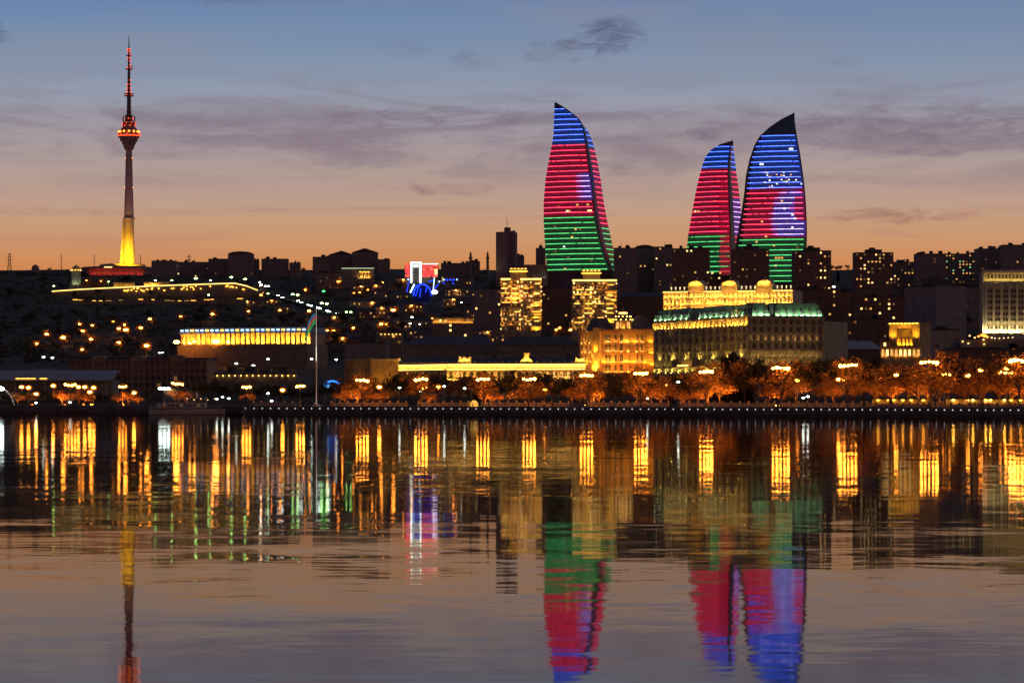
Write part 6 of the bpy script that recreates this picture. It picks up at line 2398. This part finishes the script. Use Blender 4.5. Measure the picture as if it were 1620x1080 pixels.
for i in range(10):
    win(fe, Fr((-L * .28 + i * L * .056, -2.3), (-L * .28 + i * L * .056 + 1, -2.3)), 0, 3.3, .8, .8, 'dark' if i % 4 else 'dim')
m = MB()
for i in range(9):
    for sy in (-2.2, 2.2):
        m.tube((-L * .29 + i * L * .068, sy, 4.3), (-L * .29 + i * L * .068, sy, 6.0), .06, .06, 4)
m.box(-L * .3, L * .27, -2.5, 2.5, 6.0, 6.15)
m.build('canopy', M_hull, fe)
m = MB()
for i in range(15):
    xx_ = -L * .46 + i * L * .065
    m.tube((xx_, -2.4 if xx_ < -L * .4 else -3.0, 2.2), (xx_, -2.4 if xx_ < -L * .4 else -3.0, 3.15), .05, .05, 4)
m.box(-L * .4, L * .48, -3.03, -2.96, 3.12, 3.2)
m.build('rail', M_whitem, fe)
m = MB()
m.tube((L * .06, 0, 6.1), (L * .06, 0, 8.6), .1, .06, 5)
m.tube((L * .06, 0, 6.3), (-L * .03, 0, 10.2), .09, .06, 5)
m.tube((L * .14, 0, 6.1), (L * .14, 0, 8.2), .45, .4, 8)
m.build('mast', M_whitem, fe)
MB().box(L * .33, L * .42, -1.2, 1.2, 2.2, 4.0).build('stern_hut', M_metal, fe)
for i in range(5):
    put('deck_lamp', cached('dkl', lambda: MB().ball((0, 0, 0), .22, .18, .18, 6, 4).mesh('deck_lamp', E_winb)), fe, (L * (.02 + .09 * i), -2.55, 5.7 - .4 * (i % 2)))
# little pier hut right of the ferry
x, y = sh(388, 3)
o = thing('pier_hut', 'small dark pier hut right of the ferry', 'hut', (X(388, y), y, DECK))
MB().box(-1.4, 1.4, -.8, .8, 0, 2.4).build('wall', M_metal, o)
MB().prism([(-1.7, -1.1, 2.4), (1.7, -1.1, 2.4), (1.7, 1.1, 2.4), (-1.7, 1.1, 2.4)], [(-.4, -.2, 3.3), (.4, -.2, 3.3), (.4, .2, 3.3), (-.4, .2, 3.3)]).build('roof', M_roof, o)

# ------------------------------------------------------------------ street lamps on the hillside
HL = [(74, 528, 's', 2), (100, 533, 's', 3), (126, 512, 's', 1), (130, 523, 's', 3), (146, 514, 's', 1), (144, 536, 's', 2), (130, 552, 's', 1), (179, 508, 'o', 1), (188, 519, 's', 2), (199, 521, 's', 3), (188, 541, 's', 2), (237, 504, 's', 2), (223, 518, 's', 2),
      (232, 546, 's', 3), (286, 500, 's', 1), (336, 496, 's', 2), (393, 492, 's', 1), (58, 543, 's', 1), (197, 513, 's', 1), (443, 490, 's', 1), (489, 491, 's', 2), (483, 458, 's', 1), (586, 490, 's', 3), (622, 490, 's', 3), (603, 512, 's', 2), (610, 512, 's', 2),
      (518, 522, 's', 2), (527, 522, 's', 1), (559, 518, 's', 1), (784, 493, 's', 2), (787, 515, 's', 2), (847, 520, 's', 2), (903, 496, 's', 3), (903, 521, 's', 2), (861, 489, 's', 1), (984, 452, 's', 1), (1382, 492, 's', 3), (1355, 533, 's', 3),
      (1512, 487, 's', 1), (726, 513, 's', 2), (535, 445, 's', 1), (697, 514, 's', 1), (685, 503, 's', 1), (1021, 498, 'o', 1), (885, 518, 's', 1), (880, 521, 's', 1), (605, 447, 's', 1),
      (69, 564, 'w', 1), (83, 565, 'w', 1), (252, 557, 'w', 0), (257, 557, 'w', 0), (333, 571, 'w', 1), (374, 574, 'w', 1), (401, 577, 'w', 1), (424, 567, 'w', 1), (493, 567, 'w', 1), (532, 568, 'w', 1), (603, 531, 'w', 1), (623, 537, 'w', 2), (652, 501, 'w', 1),
      (649, 511, 'w', 1), (730, 478, 'w', 0), (1319, 453, 'w', 2), (1332, 463, 'w', 1), (1350, 463, 'w', 1), (1460, 443, 'w', 2), (1501, 506, 'w', 2), (1467, 509, 'w', 2), (664, 512, 'w', 0), (538, 444, 'o', 1), (411, 446, 'w', 1), (425, 452, 'w', 1), (1530, 504, 'g', 1), (1535, 503, 'g', 0),
      (85, 452, 'g', 1), (171, 445, 'g', 1), (246, 443, 'g', 1), (272, 443, 'g', 1), (310, 440, 'g', 2), (333, 443, 'g', 1), (366, 438, 'g', 2), (388, 441, 'g', 2), (412, 451, 'w', 1), (137, 443, 'o', 1), (160, 444, 'o', 1), (330, 466, 'g', 1),
      (509, 479, 'g', 2), (517, 480, 'g', 2), (548, 493, 'g', 1), (555, 493, 'g', 1), (512, 460, 'e', 2), (463, 465, 'g', 2), (471, 466, 'g', 2), (413, 450, 'w', 2), (420, 452, 'w', 1), (424, 464, 'g', 1), (413, 466, 's', 1), (569, 462, 'o', 1), (560, 463, 'o', 1), (582, 458, 'o', 1),
      (571, 443, 'w', 0), (1009, 455, 'o', 1), (1033, 449, 'o', 1)]
CL = {'s': ('orange', E_sod), 'o': ('weak orange', E_sodd), 'w': ('white', E_white), 'g': ('greenish white', E_grn), 'e': ('green', E_green)}
labs = {}
for c in CL:
    its = [p for p in HL if p[2] == c]
    ll = rank_labels([(p[0], p[1]) for p in its], lambda n_, mk: '%s street lamp on the slope, %s to %s' % (CL[c][0], n_, mk))
    for p, l_ in zip(its, ll):
        labs[p] = l_
for p in HL:
    u, v, c, sz = p
    dd = hit(u, v, 7, 1150, 4000)
    if u < 415 and v < 453:
        dd = min(dd, 3330)
    x = X(u, dd)
    zg = ground(x, dd)
    h = max(4.0, Z(v, dd) - zg)
    o = thing('street_lamp', labs[p], 'lamp', (x, dd, zg - .3), 'street lamps on the slope')
    put('pole', MB().tube((0, 0, 0), (0, .0, h), .16, .1, 5).mesh('pole', M_metal), o)
    s_ = (.32, .45, .62, .85)[sz] * (dd / 2000) ** .5
    if c in 'so' and 428 < v:
        tree('added tree lit orange by the ' + labs[p].replace(CL[c][0] + ' ', '').replace('street lamp on the slope, ', 'slope lamp '), 'l', x + R.uniform(-1.5, 1.5), dd + 3.2, zg - .3, h + R.uniform(1.5, 3.5), R.uniform(.9, 1.3), 'added trees lit by the slope lamps')  # tree added behind each orange lamp to glow around it
    hm = cached(('hl', c), lambda: MB().ball((0, 0, 0), 1.7, .8, .75, 8, 5).mesh('lamp_head', CL[c][1]))
    put('lamp_head', hm, o, (0, -.3, h), 0, (s_ * 1.15, s_, s_))
    if c not in 'so':
        put('added_halo', cached('hbp', lambda: MB().ball((0, 0, 0), 3.2, .15, 1.9, 14, 6).mesh('added_halo', M_haloplates)), o, (0, 1.1 * s_, h + .1), 0, s_)  # added plate, lit by its own lamp to widen the glow

# small houses on the middle slope
HS = []
rr_ = random.Random(21)
for i in range(96):
    u, v = rr_.uniform(400, 800), rr_.uniform(446, 552)
    if i > 70:
        u, v = rr_.uniform(1290, 1560), rr_.uniform(470, 540)
    if i > 86:
        u, v = rr_.uniform(255, 420), rr_.uniform(552, 580)
    if 285 < u < 490 and v > 505 and v < 552 or 640 < u < 700 and v < 470 or 680 < u < 752 and v > 488 and v < 520 or 470 < u < 560 and v < 506:
        continue
    if any(abs(u - a[0]) < 13 and abs(v - a[1]) < 9 for a in HS):
        continue
    HS.append((u, v))
ll = rank_labels(HS, lambda n_, mk: 'small hipped house on the dark slope, %s to %s' % (n_, mk))
for (u, v), lab in zip(HS, ll):
    dd = hit(u, v, 0, 1500, 3400)
    x = X(u, dd)
    zg = ground(x, dd) - 1
    w_, dp_, h_ = rr_.uniform(10, 20), rr_.uniform(8, 11), rr_.uniform(5.5, 9.5)
    o = thing('house', lab, 'house', (x, dd, zg), 'small houses on the slope', rr_.uniform(-.3, .3))
    MB().box(-w_ / 2, w_ / 2, 0, dp_, 0, h_).build('wall', rr_.choice([M_stone, M_stoned, M_brown, M_render]), o)
    MB().prism([(-w_ / 2 - .4, -.4, h_), (w_ / 2 + .4, -.4, h_), (w_ / 2 + .4, dp_ + .4, h_), (-w_ / 2 - .4, dp_ + .4, h_)], [(-w_ / 2 + 3, dp_ * .45, h_ + 2.6), (w_ / 2 - 3, dp_ * .45, h_ + 2.6), (w_ / 2 - 3, dp_ * .55, h_ + 2.6), (-w_ / 2 + 3, dp_ * .55, h_ + 2.6)]).build('roof', M_roof, o)
    nw = int(w_ / 3)
    for i in range(nw):
        for k in range(2 if h_ > 7 else 1):
            win(o, Fr((0, 0), (1, 0)), -w_ / 2 + w_ * (i + .5) / nw, h_ - 2.2 - 3 * k, 1.2, 1.4, rr_.choice(['dark', 'dark', 'dark', 'dim', 'lit', 'lit']))
    if rr_.random() < .6:
        put('wall_lamp', cached('hwl', lambda: MB().ball((0, 0, 0), .55, .35, .4, 8, 5).mesh('wall_lamp', E_sod)), o, (rr_.uniform(-.4, .4) * w_, -1.1, h_ - 1))

# cars with white headlights coming down the hill road, and the road itself
RD = [(380, 452), (403, 459), (425, 462), (450, 470), (475, 478), (488, 483), (505, 488), (519, 493), (534, 497), (545, 500), (556, 503)]
rp = []
for u, v in RD:
    dd = hit(u, v, 1.5, 1500, 3900)
    rp.append((X(u, dd), dd, ground(X(u, dd), dd)))
m = MB()
for a, b_ in zip(rp, rp[1:]):
    m.quad((a[0] - 5, a[1], a[2] + .6), (a[0] + 5, a[1], a[2] + .6), (b_[0] + 5, b_[1], b_[2] + .6), (b_[0] - 5, b_[1], b_[2] + .6))
struct(m.build('road', M_road))
cp_ = [(-2.1, .35), (-2.1, .85), (-1.2, .95), (-.7, 1.45), (.8, 1.45), (1.4, .95), (2.1, .8), (2.1, .35)]
cbm = MB().prism([(-.85, a, b_) for a, b_ in cp_][::-1], [(.85, a, b_) for a, b_ in cp_][::-1]).mesh('body', mat('car paint black', (.03, .03, .035)))
chm = MB().ball((0, 0, 0), .42, .2, .3, 8, 5).mesh('headlight', E_whites)
carpos = [(403, 459), (411, 460.5), (440, 468), (447, 471), (472, 476.5), (477, 479), (488, 483), (492, 484), (503, 487), (507, 488.5), (518, 492), (521, 493.5), (533, 496.5), (536, 498), (545, 500.5)]
us = [p[0] for p in carpos]
for i, (u, v) in enumerate(carpos):
    dd = hit(u, v, 1.2, 1500, 3900)
    x = X(u, dd)
    o = thing('car', 'car with white headlights on the hill road, %s from its upper end' % ORD[i], 'car', (x, dd, ground(x, dd) + .62), 'cars coming down the hill road', pi)
    put('body', cbm, o)
    for sx in (-.75, .75):
        put('headlight', chm, o, (sx, 2.15, .85), 0, 1.3)

# ------------------------------------------------------------------ dark trees on the slope and along the ridge
spots = []
for i in range(72):
    if i < 24:
        u, v = R.uniform(0, 250), R.uniform(432, 540)
    elif i < 42:
        u, v = R.uniform(250, 640), R.uniform(455, 560)
    elif i < 52:
        u, v = R.uniform(1320, 1620), R.uniform(430, 530)
    else:
        u, v = R.uniform(380, 1560), R.uniform(500, 570)
    dd = hit(u, v, 0, 1250, 3800)
    spots.append((u, dd))
for i in range(34):
    spots.append((R.choice([R.uniform(0, 145), R.uniform(225, 300), R.uniform(410, 500), R.uniform(600, 700), R.uniform(1313, 1352), R.uniform(1500, 1560)]), R.uniform(3900, 3990)))
for u, dd in spots:
    x = X(u, dd)
    tree('dark round crowned tree on the unlit parts of the hillside', 'g', x, dd, ground(x, dd) - .3, R.uniform(7, 13) if dd < 3800 else R.uniform(4, 8), R.uniform(1, 1.4), 'dark trees on the hillside')
tree('single pointed conifer on the skyline left of the lone apartment tower', 'c', X(1326, 3300), 3300, ground(X(1326, 3300), 3300) - .5, 14, 1.3)

# low scrub and far wood covering the unlit slopes: nobody could count it
m = MB()
rr_ = random.Random(5)
for i in range(1500):
    r0 = rr_.random()
    if r0 < .45:
        u, v = rr_.uniform(-40, 420), rr_.uniform(428, 575)
    elif r0 < .7:
        u, v = rr_.uniform(400, 800), rr_.uniform(430, 575)
    else:
        u, v = rr_.uniform(800, 1660), rr_.uniform(425, 560)
    dd = hit(u, v, 0, 1250, 3900)
    x = X(u, dd)
    zg = ground(x, dd)
    hh, ww = rr_.uniform(1.5, 6), rr_.uniform(3, 9)
    for q_ in range(26):
        dv = Vector((rr_.gauss(0, .35) * ww, rr_.gauss(0, .35) * ww, abs(rr_.gauss(0, .5)) * hh))
        c = Vector((x, dd, zg)) + dv
        e = Vector((rr_.gauss(0, 1), rr_.gauss(0, 1), rr_.gauss(0, 1))).normalized() * rr_.uniform(.5, 1.2)
        g_ = e.cross(Vector((rr_.gauss(0, 1), rr_.gauss(0, 1), rr_.gauss(0, 1)))).normalized() * rr_.uniform(.4, .9)
        m.quad(tuple(c - e), tuple(c - g_), tuple(c + e), tuple(c + g_))
o = m.build('hillside_scrub', M_leafg)
o['kind'] = 'stuff'
o['label'] = 'dark scrub covering the unlit slopes below the ridge'
o['category'] = 'scrub'
